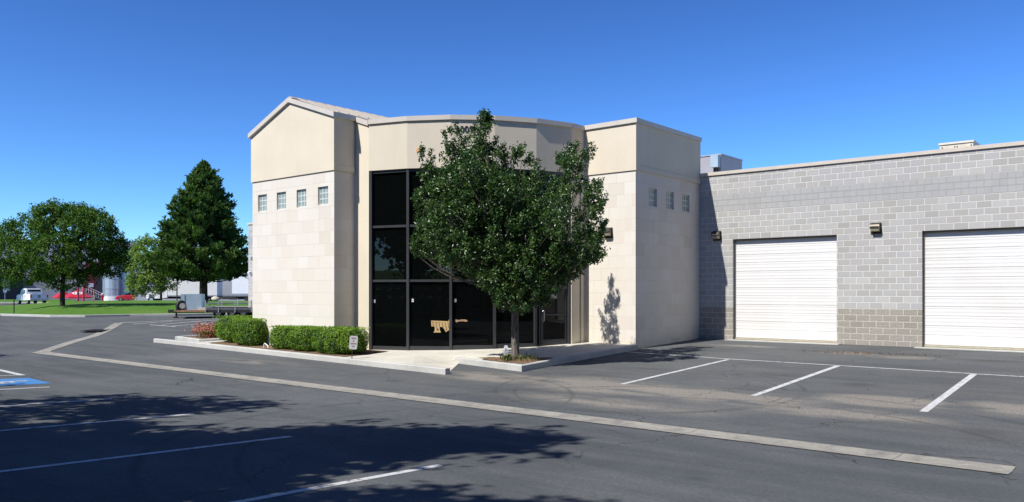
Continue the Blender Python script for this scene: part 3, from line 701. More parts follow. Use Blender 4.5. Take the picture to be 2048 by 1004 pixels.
onoff(mb, 'flat_roof', M['roof'])
# glass block windows
def blockwin(c, outward, w, h):
    """3x3 glass blocks in white joints, set back in the opening"""
    n = Vector((outward[0], outward[1], 0)); xd = Vector((-n.y, n.x, 0))
    rz = math.atan2(xd.y, xd.x)
    o = MB(); nb = 3; j = .034
    bw = (w-j*(nb+1))/nb; bh = (h-j*(nb+1))/nb
    for i in range(nb):
        for k in range(nb):
            o.box((-w/2+j+bw/2+i*(bw+j), 0, -h/2+j+bh/2+k*(bh+j)), (bw, .05, bh), 0, 0)
    win = o.build('window', M['block'], None, (0, 0, 0)); win.parent = office; win.location = Vector(c)-OL; win.rotation_euler = (0, 0, rz)
    f = MB()
    for i in range(nb+1): f.box((-w/2+j/2+i*(bw+j), -.012, 0), (j-.001, .035, h-.002))
    for k in range(nb+1): f.box((0, -.011, -h/2+j/2+k*(bh+j)), (w-.002, .034, j-.001))
    f.build('joint_grid', M['mortar'], win)
    b = MB(); b.box((0, .05, 0), (w, .01, h)); b.build('backing', M['dark'], win)
for a, b in wl: blockwin(((a+b)/2, 16.75+.09, (wz0+wz1)/2), (0, -1), .545, .605)
for a, b in wr: blockwin((-14.03-.09, (a+b)/2, (wz0+wz1)/2), (1, 0), .545, .605)
# curtain wall
gi = .12
rows = [(.40, 2.62), (2.62, 4.40), (4.40, BAND-.02)]
gl = offs(arcp, -gi)
fr_ = MB()
for i, p in enumerate(gl):
    t = np.array(arcp[min(i+1, 5)])-np.array(arcp[max(i-1, 0)]); rz = math.atan2(t[1], t[0])
    if i == 0: p = (p[0]+.05, p[1]+.0)
    if i == 5: p = (p[0], p[1]-.06)
    zc = g(*arcp[i])+.12
    fr_ = MB(); fr_.box((p[0], p[1], (zc+BAND)/2), (.085, .17, BAND-zc-.004), rz); onoff(fr_, 'mullion', M['bronze'])
fr2 = MB()
for i in range(5):
    a, b = np.array(gl[i]), np.array(gl[i+1]); c = (a+b)/2; L = np.linalg.norm(b-a); rz = math.atan2(*(b-a)[::-1])
    zg = max(g(*arcp[i]), g(*arcp[i+1]))+.155
    zs = [(zg+.05, .13), (2.62, .075), (4.40, .075), (BAND-.05, .09)]
    if i == 4: zs = [(2.62, .1), (4.40, .075), (BAND-.05, .09)]
    for z, hh in zs: fr2 = MB(); fr2.box((c[0], c[1], z), (L-.09, .12, hh), rz); onoff(fr2, 'transom', M['bronze'])
for i in range(5):
    a, b = np.array(gl[i]), np.array(gl[i+1]); zg = min(g(*arcp[i]), g(*arcp[i+1]))+.1
    for j, (z0, z1) in enumerate(rows):
        if j == 0: z0 = zg
        if i == 4 and j == 0: continue
        tvec = (b-a)/np.linalg.norm(b-a); ii = edge_in(a, b)*.012
        p = MB(); a2, b2 = a+tvec*.03, b-tvec*.03
        p.prism([(*a2, z0), (*b2, z0), (*b2, z1), (*a2, z1)], (ii[0], ii[1], 0))
        onoff(p, 'window_pane', M['pane'])
# entrance door in the last facet
a, b = np.array(gl[4]), np.array(gl[5]); t = (b-a)/np.linalg.norm(b-a); L = np.linalg.norm(b-a); rz = math.atan2(t[1], t[0]); zg = g(*((a+b)/2))+.17
side = MB(); c = a+t*.16; side.box((c[0], c[1], (zg+2.57)/2), (.05, .1, 2.57-zg), rz); onoff(side, 'door_jamb', M['bronze'])
sp = MB(); sp.prism([(*(a+t*.03), zg), (*(a+t*.14), zg), (*(a+t*.14), 2.58), (*(a+t*.03), 2.58)], (*(edge_in(a, b)*.01), 0)); onoff(sp, 'sidelight_pane', M['pane'])
dc = a+t*(.2+(L-.28)/2); dw = L-.34
door = MB()
for q in (-dw/2+.04, dw/2-.04): door.box((q, 0, 1.06), (.08, .05, 2.12))
for z, hh in ((.09, .18), (1.0, .05), (2.08, .09)): door.box((0, 0, z), (dw-.16, .048, hh))
do = door.build('entrance_door', M['bronze']); do.parent = office; do.location = Vector((dc[0], dc[1], zg))-OL; do.rotation_euler = (0, 0, rz)
gp = MB(); gp.box((0, .0, .58), (dw-.16, .012, .79)); gp.box((0, 0, 1.535), (dw-.16, .012, .99)); gp.build('door_pane', M['pane'], do)
hd = MB(); x = -dw/2+.05; hd.tube([(x, -.03, .78), (x+.03, -.09, .80), (x+.03, -.09, 1.12), (x, -.03, 1.14)], .013, 8); hd.build('handle', M['chrome'], do)
pn = MB(); pn.box((-.02, -.012, 1.62), (.27, .004, .17)); pn.build('paper_notice', plain('grey_paper', (.55, .55, .52), .8), do)
tr = MB(); c = (a+b)/2; tr.box((c[0], c[1], 2.45), (L-.1, .1, .2), rz); onoff(tr, 'door_header', M['bronze'])
# interior floor and back walls behind the glass
mb = MB()
mb.face([(-20.9, 17.8, .375), *[(*p, .375+.0) for p in offs(arcp, -.3)][1:-1], (-16.4, 22.4, .375), (-16.4, 26.5, .375), (-20.9, 26.5, .375)])
onoff(mb, 'interior_floor', M['carpet'])
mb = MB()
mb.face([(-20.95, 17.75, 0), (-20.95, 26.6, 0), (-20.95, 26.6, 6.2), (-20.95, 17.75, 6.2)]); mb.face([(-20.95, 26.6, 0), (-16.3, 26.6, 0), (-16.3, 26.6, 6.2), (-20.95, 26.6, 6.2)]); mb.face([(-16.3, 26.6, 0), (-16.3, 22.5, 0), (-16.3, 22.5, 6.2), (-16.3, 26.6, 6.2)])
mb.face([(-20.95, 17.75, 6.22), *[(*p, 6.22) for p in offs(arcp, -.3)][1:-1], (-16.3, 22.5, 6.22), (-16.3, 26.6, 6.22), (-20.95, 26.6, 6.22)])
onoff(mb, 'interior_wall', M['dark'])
# stickers on the panes
for i in range(4):
    a, b = np.array(gl[i]), np.array(gl[i+1]); t = (b-a)/np.linalg.norm(b-a); n = -edge_in(a, b); c = a+t*.14+n*.006
    st = MB(); st.box((c[0], c[1], 1.98 if i else 1.95), (.062, .006, .10), math.atan2(t[1], t[0])); onoff(st, 'sticker', M['white'])
    q = c+n*.005
    st = MB(); st.box((q[0], q[1], 1.98 if i else 1.95), (.03, .004, .03), math.atan2(t[1], t[0])); onoff(st, 'sticker_mark', M['navy'])
# tan slatted cut-out on the glass
def cutout():
    def at(k, u, v):
        """point on pane k at photo column u, row v"""
        a, b = np.array(gl[k]), np.array(gl[k+1]); r = FW+RT*((u-1024)/F); mat = np.array([[r[0], -(b-a)[0]], [r[1], -(b-a)[1]]]); d, s = np.linalg.solve(mat, a)
        return (*(a+(b-a)*s), hgt(v, d))
    S1 = [(862.5, 641), (897, 642.5), (898.5, 638.5), (904.5, 639), (904.5, 643), (903, 657), (892, 664), (888.5, 658), (885.5, 654), (881, 653.5), (879.5, 655), (880, 660), (882.2, 665), (867.5, 665), (870, 659.5), (869.5, 653.5), (863, 652.5)]
    n = -edge_in(gl[1], gl[2])*.012
    o = empty('window_decoration', (-19, 18.4, 1)); off = Vector((-19, 18.4, 1))
    b = MB(); pts = [np.array(at(1, *p)) for p in S1]; b.prism([(*(p[:2]+n*.6), p[2]) for p in pts], (n[0], n[1], 0)); q = b.build('slatted_board', M['tan']); q.parent = o; q.matrix_parent_inverse = Matrix.Translation(-off)
    s = MB()
    for (x0, y0, x1, y1) in ((866, 643, 867, 652), (872, 644, 874, 656), (878, 644, 880, 653), (884, 644, 887, 654), (890, 644, 894, 661), (896, 645, 899, 658), (862.5, 644.2, 866, 644.4), (870, 644.6, 882, 644.9)):
        p0, p1 = np.array(at(1, x0, y0)), np.array(at(1, x1, y1)); m = n*1.75
        dd = .008
        s.prism([(p0[0]+m[0]-dd, p0[1]+m[1]-dd*.4, p0[2]), (p0[0]+m[0]+dd, p0[1]+m[1]+dd*.4, p0[2]), (p1[0]+m[0]+dd, p1[1]+m[1]+dd*.4, p1[2]-.01), (p1[0]+m[0]-dd, p1[1]+m[1]-dd*.4, p1[2]-.01)], (n[0]*.1, n[1]*.1, 0))
    c = np.array(at(1, 874.8, 659)); rr = .04
    s.prism([(c[0]+n[0]*1.75+rr*1.2*math.cos(k*PI/6)*.9, c[1]+n[1]*1.75+rr*1.2*math.cos(k*PI/6)*.4, c[2]+rr*.75*math.sin(k*PI/6)) for k in range(12)], (n[0]*.1, n[1]*.1, 0))
    q = s.build('slat_gaps', M['letter']); q.parent = o; q.matrix_parent_inverse = Matrix.Translation(-off)
    n2 = -edge_in(gl[2], gl[3])*.012
    S2 = [(911, 638.5), (914, 639.5), (918, 640), (923, 638.8), (932, 639.2), (935, 641), (934.5, 643.5), (926, 642.5), (916, 643), (913, 645), (910.8, 642)]
    b = MB(); pts = [np.array(at(2, *p)) for p in S2]; b.prism([(*(p[:2]+n2*.6), p[2]) for p in pts], (n2[0], n2[1], 0)); q = b.build('side_piece', plain('brown_board', (.40, .25, .15), .7, 0, .4, 20)); q.parent = o; q.matrix_parent_inverse = Matrix.Translation(-off)
    tag(o, 'tan slatted cut-out shape fixed low on the dark entrance glass', 'window decoration')
cutout()
# sign letters on the curved wall (mostly hidden by the tree)
def wall_at(k, u, v):
    a, b = np.array(arcp[k]), np.array(arcp[k+1]); r = FW+RT*((u-1024)/F); mt = np.array([[r[0], -(b-a)[0]], [r[1], -(b-a)[1]]]); d, s = np.linalg.solve(mt, a)
    n = -edge_in(a, b); p = a+(b-a)*s+n*.012; return (float(p[0]), float(p[1]), hgt(v, d)), n
num = empty('street_number', (0, 0, 0)); tag(num, 'dark street number letters high on the curved parapet behind the treetop', 'number sign')
p0, n0 = wall_at(2, 930, 264); num.location = p0
for i, ch in enumerate('3009'):
    p, n = wall_at(2, 914.5+9.4*i, 264.5); put_text('digit', ch, .29, Vector(p)-Vector(p0), n, M['letter'], num)
p, n = wall_at(2, 931, 281); put_text('letter', 'R', .17, Vector(p)-Vector(p0), n, M['letter'], num)
sg = empty('wall_sign', (0, 0, 0)); tag(sg, 'dark serif company lettering with a small orange leaf emblem on the curved parapet', 'sign')
p1, n1 = wall_at(1, 850, 312); sg.location = p1
for txt, u, v, sz in (('B', 842.5, 313.2, .155), ('R', 847.8, 313.2, .13), ('N', 881, 312.5, .155), ('1', 878.3, 322.5, .14), ('2', 838, 322, .11)):
    p, n = wall_at(1, u, v); put_text('letter', txt, sz, Vector(p)-Vector(p1), n, M['letter'], sg)
lf = MB(); pp = [(833.2, 304.5), (832.8, 300), (835, 297), (840, 295.3), (839.6, 299), (838, 302.5), (834.5, 304)]
lf.prism([wall_at(1, *q)[0] for q in pp], (n1[0]*.015, n1[1]*.015, 0)); q = lf.build('leaf_emblem', M['orange']); q.parent = sg; q.matrix_parent_inverse = Matrix.Translation(-Vector(p1))

# ------------------------------------------------------------------ warehouse
wh = empty('warehouse', (-5, 30, 0)); tag(wh, 'grey concrete block warehouse with white roll-up doors', 'building'); WO = Vector((-5, 30, 0))
def onwh(mb, name, mats):
    o = mb.build(name, mats); o.parent = wh; o.matrix_parent_inverse = Matrix.Translation(-WO); return o
WT = 6.63; DH = 1.714+.2032*12
doors = [(-12.72, -9.06), (-6.47, -2.81), (-.2, 3.46)]
mb = MB(); X0 = -14.1; X1 = 10.0
mb.wall((X0, 27.6), (X1, 27.6), zb, WT-.06, [(a-X0, b-X0, zb, DH) for a, b in doors], .2)
mb.wall((X1, 27.6), (X1, 60), zb, WT-.06); onwh(mb, 'block_wall', M['cmu'])
mb = MB(); mb.wall((-46.1, 29), (-26.2, 29), zb, WT-.06); mb.wall((-46.1, 60), (-46.1, 29), zb, WT-.06); onwh(mb, 'block_wall', M['cmu'])
mb = MB(); mb.box(((X0+X1)/2-.0, 27.6+.13, WT-.06), (X1-X0-.02, .36, .115)); onwh(mb, 'coping', M['coping'])
mb = MB(); mb.box((-36.1, 29.13, WT-.06), (20.1, .36, .115)); onwh(mb, 'coping', M['coping'])
mb = MB(); mb.face([(-46, 29.2, 6.1), (-26.2, 29.2, 6.1), (-26.2, 27.7, 6.1), (X1, 27.7, 6.1), (X1, 60, 6.1), (-46, 60, 6.1)]); onwh(mb, 'roof', M['roof'])
def rolldoor(a, b):
    z0 = g((a+b)/2, 27.6)+.03; w = b-a; yb = 27.6+.17
    mb = MB(); prof = []; z = z0+.05; k = 0
    # sections about 0.6 m tall, each with a mid groove and shallow ribs
    while z < DH-.01:
        sec = [(0, .02), (.012, .0), (.055, .0), (.062, .003), (.115, .003), (.122, 0), (.175, 0), (.182, .003), (.235, .003), (.242, .0), (.29, 0), (.30, .014), (.318, 0), (.36, 0), (.367, .003), (.42, .003), (.427, 0), (.48, 0), (.487, .003), (.53, .003), (.537, 0), (.583, 0), (.593, .02)]
        for dz, dy in sec: prof.append((z+dz, dy))
        z += .595
    prof = [(zz, dy) for zz, dy in prof if zz < DH]
    for (za, da), (zc, dc_) in zip(prof[:-1], prof[1:]):
        mb.face([(a, yb+da, za), (b, yb+da, za), (b, yb+dc_, zc), (a, yb+dc_, zc)])
    mb.face([(a, yb, z0+.05), (b, yb, z0+.05), (b, yb+.03, z0+.05), (a, yb+.03, z0+.05)][::-1])
    mb.face([(a, yb, prof[-1][0]), (b, yb, prof[-1][0]), (b, yb, DH+.02), (a, yb, DH+.02)])
    d = onwh(mb, 'roll_up_door', M['doorw'])
    s = MB(); s.box(((a+b)/2, yb-.01, z0+.02), (w-.01, .05, .055)); o = s.build('bottom_seal', M['lens']); o.parent = d
    s = MB()
    for x in (a+.02, b-.02): s.box((x, yb-.02, (z0+DH)/2), (.04, .05, DH-z0-.004))
    s.box(((a+b)/2, yb-.03, DH-.03), (w-.09, .05, .055)); o = s.build('door_frame', plain('taupe_frame', (.2, .17, .15), .5)); o.parent = d
    return d
for a, b in doors: rolldoor(a, b)
for a, b in doors: mb = MB(); mb.box(((a+b)/2, 27.52, g((a+b)/2, 27.5)-.045), (b-a+.3, .5, .12)); onwh(mb, 'door_sill', M['curb'])

def wall_light(x, y, z, label, rz=0):
    o = empty('wall_light', (x, y, z), rz)
    b = MB(); n = 7; w = .29
    prof = [(0, .19), (.13, .17), (.19, .12), (.215, .05), (.215, 0), (0, 0)]
    b.prism([(-w/2, -d, h-.02) for d, h in prof], (w, 0, 0)); b.build('housing', M['lampb'], o)
    l = MB(); l.prism([(-w/2+.02, -d, h) for d, h in [(.02, -.021), (.205, -.021), (.17, -.105), (.04, -.12)]], (w-.04, 0, 0)); l.build('lens', M['lens'], o)
    s = MB(); s.box((0, -.217, .03), (w-.06, .006, .035)); s.build('reflector_strip', M['chrome'], o)
    p = MB(); p.box((0, -.008, -.02), (w+.04, .016, .34)); p.build('back_plate', M['lampb'], o)
    tag(o, label, 'wall light', 'bronze wall lights'); return o
wall_light(-15.08, 23.09, hgt(466, 27.6), 'bronze wall light on the cream stone wall beside the tree')
wall_light(-13.32, 27.59, hgt(471, 29.6), 'bronze wall light at the shadow edge just left of the first roll-up door')
wall_light(pos(1756, 26.4)[0]+.02, 27.59, hgt(457, 26.4), 'bronze wall light on the block wall between the two roll-up doors')
wall_light(-45.35, 28.99, hgt(518, 51), 'small bronze wall light on the far end of the block wall behind the office')
def bracket():
    o = empty('flood_lamp', (-45.15, 28.99, hgt(546, 51)))
    m = MB(); m.tube([(0, 0, 0), (0, -.25, .05), (.05, -.4, .0)], .03, 6); m.build('arm', M['white'], o)
    m = MB(); m.box((.05, -.5, -.06), (.3, .22, .3), 0, 0, .7, .5); m.build('head', M['white'], o); tag(o, 'white flood lamp on a short arm low on the far block wall end', 'lamp')
bracket()
# rooftop unit
hv = empty('rooftop_unit', (-16.4, 33, 6.1)); tag(hv, 'grey sheet metal rooftop unit with a pale electrical box behind the parapet', 'rooftop unit')
b = MB(); b.box((0, .1, .97), (2.2, 2.1, 1.94)); b.build('cabinet', plain('grey_purple_steel', (.36, .35, .37), .5, .1, .06, 2), hv)
b = MB(); b.box((0, .1, 1.97), (2.26, 2.16, .05)); b.build('lid', M['grey'], hv)
b = MB(); b.box((-.75, -.965, 1.1), (.9, .03, 1.5)); b.build('recess_shade_panel', plain('shadow_steel', (.16, .155, .15), .6), hv)  # flat panel, its dark colour stands for the shade in a recess
b = MB(); b.box((.92, -1.1, 1.66), (.34, .24, .5), 0, 0, 1, 0, 0, .0); b.build('disconnect_box', M['steelblue'], hv)
b = MB(); b.tube([(.86, -1.05, 1.4), (.84, -1.05, 1.1), (.92, -1.05, .9), (.92, -1.05, 0)], .05, 8); b.tube([(1.0, -1.05, 1.4), (1.03, -1.05, 0)], .03, 8); b.build('conduit', M['dark'], hv)
b = MB(); b.box((1.115, .45, .8), (.03, .12, .5)); b.build('vent_slot', M['dark'], hv)
vt = empty('roof_vent_box', (-5.75, 29.2, 6.1)); tag(vt, 'cream roof hatch box peeking over the parapet on the right', 'roof hatch')
b = MB(); b.box((0, 0, .42), (.95, .9, .84))
for x in (-.4, -.04, .03, .42): b.box((x, -.455, .75), (.03, .02, .03), 0, 1)
b.build('box', [plain('cream_metal', (.66, .60, .48), .5), M['letter']], vt)
b = MB(); b.box((0, 0, .87), (1.0, .96, .06)); b.build('lid', plain('cream_lid', (.70, .65, .54), .5), vt)

# ------------------------------------------------------------------ foliage helpers
def leafmesh(name, C, N, size, mat, asp=.6, tone=None, fold=True, updir=None):
    """C: centres (n,3); N: normals-ish; one folded leaf (two triangles pairs) per centre"""
    n = len(C); a = rng.normal(size=(n, 3))
    if updir is not None: a = a*.6+np.array(updir)
    N = N/np.maximum(1e-6, np.linalg.norm(N, axis=1))[:, None]
    a = a-(a*N).sum(1)[:, None]*N; a /= np.maximum(1e-6, np.linalg.norm(a, axis=1))[:, None]; b = np.cross(N, a)
    s = (size if np.ndim(size) else np.full(n, size))*rng.uniform(.7, 1.25, n); L = (a.T*s).T; W = (b.T*(s*asp)).T
    dr = (N.T*(s*.18)).T
    V = np.stack([C-L*.5, C+W*.5+dr, C+L*.5, C-W*.5+dr], 1).reshape(-1, 3)
    me = bpy.data.meshes.new(name); me.vertices.add(4*n); me.vertices.foreach_set('co', V.astype(np.float32).ravel())
    idx = np.arange(n)*4
    tri = np.stack([idx, idx+1, idx+2, idx, idx+2, idx+3], 1).ravel()
    me.loops.add(6*n); me.loops.foreach_set('vertex_index', tri.astype(np.int32))
    me.polygons.add(2*n); me.polygons.foreach_set('loop_start', (np.arange(2*n)*3).astype(np.int32)); me.polygons.foreach_set('loop_total', np.full(2*n, 3, np.int32))
    me.update(); me.validate()
    t = tone if tone is not None else rng.uniform(0, 1, n)
    at = me.attributes.new('tone', 'FLOAT', 'POINT'); at.data.foreach_set('value', np.repeat(np.clip(t, 0, 1), 4).astype(np.float32))
    me.materials.append(mat); return me
def link(me, name, parent=None, loc=(0, 0, 0)):
    o = bpy.data.objects.new(name, me); COL.objects.link(o); o.location = loc
    if parent is not None: o.parent = parent
    return o
def unit(n): v = rng.normal(size=(n, 3)); return v/np.linalg.norm(v, axis=1)[:, None]

def lobes_crown(lobes, twigs, per, spread, up=.5, shell=.55, ragged=.1):
    """lobes: (cx,cy,cz, rx,ry,rz); returns leaf centres, normals, tones"""
    vol = np.array([(l[3]*l[4]*l[5])**(2/3)+(.05 if l[3] < .5 else 0) for l in lobes]); pr = vol/vol.sum()
    C = []; N = []; T = []; spread0 = spread
    ch = rng.choice(len(lobes), twigs, p=pr)
    for k in ch:
        l = lobes[k]; d = unit(1)[0]; r = rng.uniform(shell, 1.0)**.6*rng.uniform(.84, 1.04)+(abs(rng.normal())*ragged if rng.uniform() < .25 else 0)
        base = np.array(l[:3])+d*r*np.array(l[3:6])
        axis = d*.6+np.array([0, 0, up])+rng.normal(size=3)*.25; axis /= np.linalg.norm(axis)
        m = int(per*rng.uniform(.5, 1.4)); s = rng.uniform(-.5, 1, m)[:, None]; spread = spread0*min(1.0, .45+l[3]/1.1*.9) if spread0 < .16 else spread0
        pts = base+axis*s*spread*1.4+rng.normal(size=(m, 3))*spread*.42
        C.append(pts); nn = d*.5+unit(m)*.9+np.array([0, 0, .35]); N.append(nn); T.append(np.clip(rng.normal(.42+.2*rng.normal(), .18, m), 0, 1))
    return np.concatenate(C), np.concatenate(N), np.concatenate(T)
def limb(mb, a, b, r0, r1, bend=.15, n=6, seg=6):
    a = np.array(a, float); b = np.array(b, float); L = np.linalg.norm(b-a); off = rng.normal(size=3)*bend*L*.4; off[2] = abs(off[2])*.3
    pts = [a+(b-a)*t+off*math.sin(PI*t)+np.array([0, 0, -.12*L*math.sin(PI*t)]) for t in np.linspace(0, 1, seg)]
    mb.tube(pts, [r0+(r1-r0)*t for t in np.linspace(0, 1, seg)], n); return pts

# main tree in the planter
TX, TY = -14.62, 17.62; TZ = g(TX, TY)+.19; TD = TX*FW[0]+TY*FW[1]
def main_tree():
    o = empty('pear_tree', (TX, TY, TZ)); tag(o, 'dense dark green leafy tree in the kerbed planter in front of the entrance', 'tree')
    body = [(858, 400, 28, 52), (860, 468, 32, 42), (884, 502, 34, 28), (900, 365, 28, 48), (895, 440, 40, 58), (925, 508, 40, 40), (945, 335, 40, 44), (955, 400, 44, 66), (950, 475, 44, 58), (1000, 385, 36, 56),
            (1005, 470, 46, 66), (1022, 550, 36, 46), (1045, 390, 32, 42), (1060, 470, 44, 66), (1064, 548, 38, 46), (1104, 440, 32, 56), (1112, 508, 38, 40), (1150, 516, 32, 26), (978, 560, 34, 24), (1005, 582, 26, 18), (1098, 568, 32, 24), (1070, 588, 30, 16), (1132, 540, 28, 20), (1012, 602, 24, 14), (1045, 612, 24, 12), (1080, 598, 22, 14)]
    rim = [(854, 316, 11, 27, .2), (858, 347, 15, 16, 0), (907, 286, 16, 40, -.2), (966, 270, 18, 42, 0), (971, 240, 9, 14, 0), (943, 306, 34, 32, .3), (993, 318, 18, 36, .1), (1043, 322, 22, 30, .3), (1085, 380, 20, 40, .3), (1128, 345, 18, 46, .6), (1150, 322, 24, 36, .7),
           (1178, 306, 11, 16, .7), (1118, 392, 22, 38, .3), (1194, 390, 17, 32, .4), (1172, 432, 13, 36, .5), (1192, 448, 17, 40, .3), (1176, 490, 28, 34, .2), (1192, 505, 17, 24, 0), (958, 538, 26, 20, -.2), (1040, 590, 40, 20, 0), (838, 495, 12, 24, 0),
           (1192, 448, 16, 38, -1.1), (1172, 500, 28, 34, -1.2), (1188, 402, 16, 34, -1.4), (1150, 350, 22, 40, -1.2), (1130, 430, 30, 50, -1.5), (1078, 352, 14, 28, 2.4), (1062, 405, 18, 32, 2.4), (1072, 455, 20, 42, 2.5), (1056, 505, 28, 40, 2.2)]
    px = [(u, v, ru, rv, 0) for u, v, ru, rv in body]+[(u*.86+1000*.14, v, ru*.8, rv*.85, dd) for u, v, ru, rv in body for dd in (-1.0, 1.0)]+rim
    lob = []
    for u, v, ru, rv, dd in px:
        d = TD+dd; x, y = pos(u, d); k = d/F
        lob.append((x-TX, y-TY, hgt(v, d)-TZ, ru*k, ru*k*.95+.1, rv*k))
    C, N, T = lobes_crown(lob, 3800, 31, .15, 1.0, .6, .13)
    ok = C[:, 2] > 1.02; C, N, T = C[ok], N[ok], T[ok]
    link(leafmesh('crown', C, N, .082, M['leaf'], .55, T), 'crown', o)
    mb = MB(); fk = 1.6
    mb.tube([(0, 0, -.25), (0, 0, .0), (.01, 0, .12), (.0, 0, .5), (-.02, .02, 1.0), (0, 0, fk), (.02, 0, 2.2), (0, .05, 3.4), (-.1, 0, 4.6), (-.35, -.15, 6.0)], [.17, .145, .12, .105, .10, .105, .09, .07, .045, .012], 12)
    for l in lob:
        z0 = fk+rng.uniform(.25, 1.3); e = np.array(l[:3]); 
        if e[2] < z0+.2: z0 = max(fk+.1, e[2]-.4)
        pts = limb(mb, (0, 0, z0), e, .036+.008*l[3], .009)
        for _ in range(4): limb(mb, pts[random.randint(2, 5)], e+unit(1)[0]*np.array(l[3:6])*.85, .016, .004, .15, 4, 4)
    mb.build('trunk', M['bark'], o)
main_tree()
# small security sign and weeds at its foot
ss = empty('yard_sign', (*pos(1012, 22.55), g(*pos(1012, 22.55))+.17), facing(1012, 4)); tag(ss, 'small white yard sign with a blue padlock emblem at the foot of the tree', 'yard sign')
b = MB(); w, h = .058, .15
b.prism([(-w*.6, 0, .14), (w*.6, 0, .14), (w, 0, .19), (w, 0, .37), (w*.6, 0, .43), (-w*.6, 0, .43), (-w, 0, .37), (-w, 0, .19)][::-1], (0, .008, 0)); b.build('panel', M['white'], ss)
b = MB()
for q in ((0, 0, .205, .075, .012), (-.034, 0, .245, .010, .09), (.034, 0, .245, .010, .09), (0, 0, .288, .075, .010), (0, 0, .245, .02, .02)): b.box((q[0], -.003, q[2]), (q[3], .004, q[4]))
b.tube([(-.02, -.004, .29), (-.02, -.004, .325), (0, -.004, .345), (.02, -.004, .325), (.02, -.004, .29)], .005, 4); b.build('padlock_emblem', M['navy'], ss)
b = MB(); b.cyl((0, .015, -.1), (0, .015, .35), .006, 6); b.build('stake', M['grey'], ss)
C = np.array([[*pos(u, TD-.25+rng.uniform(-.3, .5)), 0] for u in rng.normal(1016, 6, 120)]+[[*pos(u, TD-.4+rng.uniform(-.2, .6)), 0] for u in rng.uniform(1030, 1075, 70)]); C[:, 2] = [g(x, y)+.17+rng.uniform(.02, .14) for x, y in C[:, :2]]
tag(link(leafmesh('weeds', C, unit(len(C))*np.array([1, 1, .2]), .15, M['weed'], .12, None, True, (0, 0, 1.5)), 'weeds'), 'thin green weeds growing in the mulch round the tree trunk', kind='stuff')
# dry leaf litter by the doors and under the kerb
pts = [(-7.9+rng.normal()*.55, 24.9+rng.normal()*.16) for _ in range(170)]+[(-6.3+rng.normal()*.5, 25.2+rng.normal()*.12) for _ in range(60)]+[(-14.6+rng.uniform(-.9, .8), 17.4+rng.uniform(-.4, .5)) for _ in range(120)]+[(rng.uniform(-30, 0), rng.uniform(12.5, 27)) for _ in range(110)]
C = np.array([[x, y, g(x, y)+(.2 if (abs(x+14.6) < 1.2 and abs(y-17.4) < .7) else .012)] for x, y in pts])
tag(link(leafmesh('leaf_litter', C, unit(len(C))*.3+np.array([0, 0, 1]), .055, M['litter'], .6), 'leaf_litter'), 'scattered dry leaves on the asphalt and mulch', kind='stuff')

# hedge shrubs
def shrub(x0, x1, y0, y1, h, label, n=9000, mat='hedge', size=.052):
    cx, cy = (x0+x1)/2, (y0+y1)/2; z = g(cx, cy)+.16; o = empty('hedge_shrub', (cx, cy, z)); hx, hy = (x1-x0)/2, (y1-y0)/2
    p = 3.4
    D = unit(n); sc = (np.abs(D[:, 0])**p+np.abs(D[:, 1])**p+np.abs(D[:, 2])**p)**(-1/p); D2 = D*sc[:, None]
    ph = rng.uniform(0, 6, 6)
    K = 70; cen = D2[rng.integers(0, n, K)]*np.array([hx, hy, h/2]); P0 = D2*np.array([hx, hy, h/2]); dd = np.sqrt(((P0[:, None]-cen[None])**2).sum(2)); near = dd.argmin(1); dm = dd.min(1)
    push = rng.uniform(-.05, .07, K); lump = 1+push[near]-.35*np.clip(dm, 0, .3)**1.3+rng.uniform(-.12, .03, n)
    tone0 = rng.normal(0, .16, K)[near]
    C = D2*np.array([hx, hy, h/2])*lump[:, None]+np.array([0, 0, h/2]); keep = C[:, 2] > .03; C = C[keep]; k = len(C)
    Dn = (C-np.array([0, 0, h/2]))/np.array([hx, hy, h/2])
    T = np.clip(.45+.24*rng.normal(size=k)+tone0[keep], 0, 1); NN = Dn*.8+unit(k)*.9+np.array([0, 0, .3])
    # sprigs poking out of the top
    m = n//12; S0 = np.stack([rng.uniform(-hx*.9, hx*.9, m), rng.uniform(-hy*.9, hy*.9, m), h*.96+rng.uniform(-.02, .07, m)], 1)
    C = np.concatenate([C, S0]); NN = np.concatenate([NN, unit(m)]); T = np.concatenate([T, rng.uniform(.4, 1, m)])
    link(leafmesh('foliage', C, NN, size, M[mat], .6, T), 'foliage', o)
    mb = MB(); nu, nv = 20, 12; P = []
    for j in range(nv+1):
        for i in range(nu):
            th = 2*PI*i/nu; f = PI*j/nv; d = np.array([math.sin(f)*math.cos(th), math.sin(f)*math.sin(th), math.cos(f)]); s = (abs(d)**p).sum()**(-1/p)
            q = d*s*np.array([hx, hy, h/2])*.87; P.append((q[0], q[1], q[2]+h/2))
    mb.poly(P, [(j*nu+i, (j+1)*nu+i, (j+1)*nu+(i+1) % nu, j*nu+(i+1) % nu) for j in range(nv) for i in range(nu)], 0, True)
    mb.build('dark_core', M['core'], o)  # solid dark core, its colour stands for shade between the leaves
    tag(o, label, 'shrub', 'clipped green shrubs along the office front'); return o
shrub(-29.0, -26.6, 16.5, 18.0, .98, 'leftmost clipped green shrub standing beside the pink flowers', 12000)
shrub(-27.0, -25.35, 16.12, 17.0, .96, 'clipped green shrub at the left wing corner, just right of the leftmost one', 9000)
shrub(-24.3, -22.95, 15.98, 16.68, .76, 'low clipped green shrub just right of the bare gap in the row', 8000)
shrub(-23.0, -21.72, 15.86, 16.66, .79, 'low clipped green shrub in the middle of the joined row of three', 8000)
shrub(-21.75, -19.75, 15.72, 16.9, .80, 'clipped green shrub at the entrance end, behind the tilted sign', 12000)
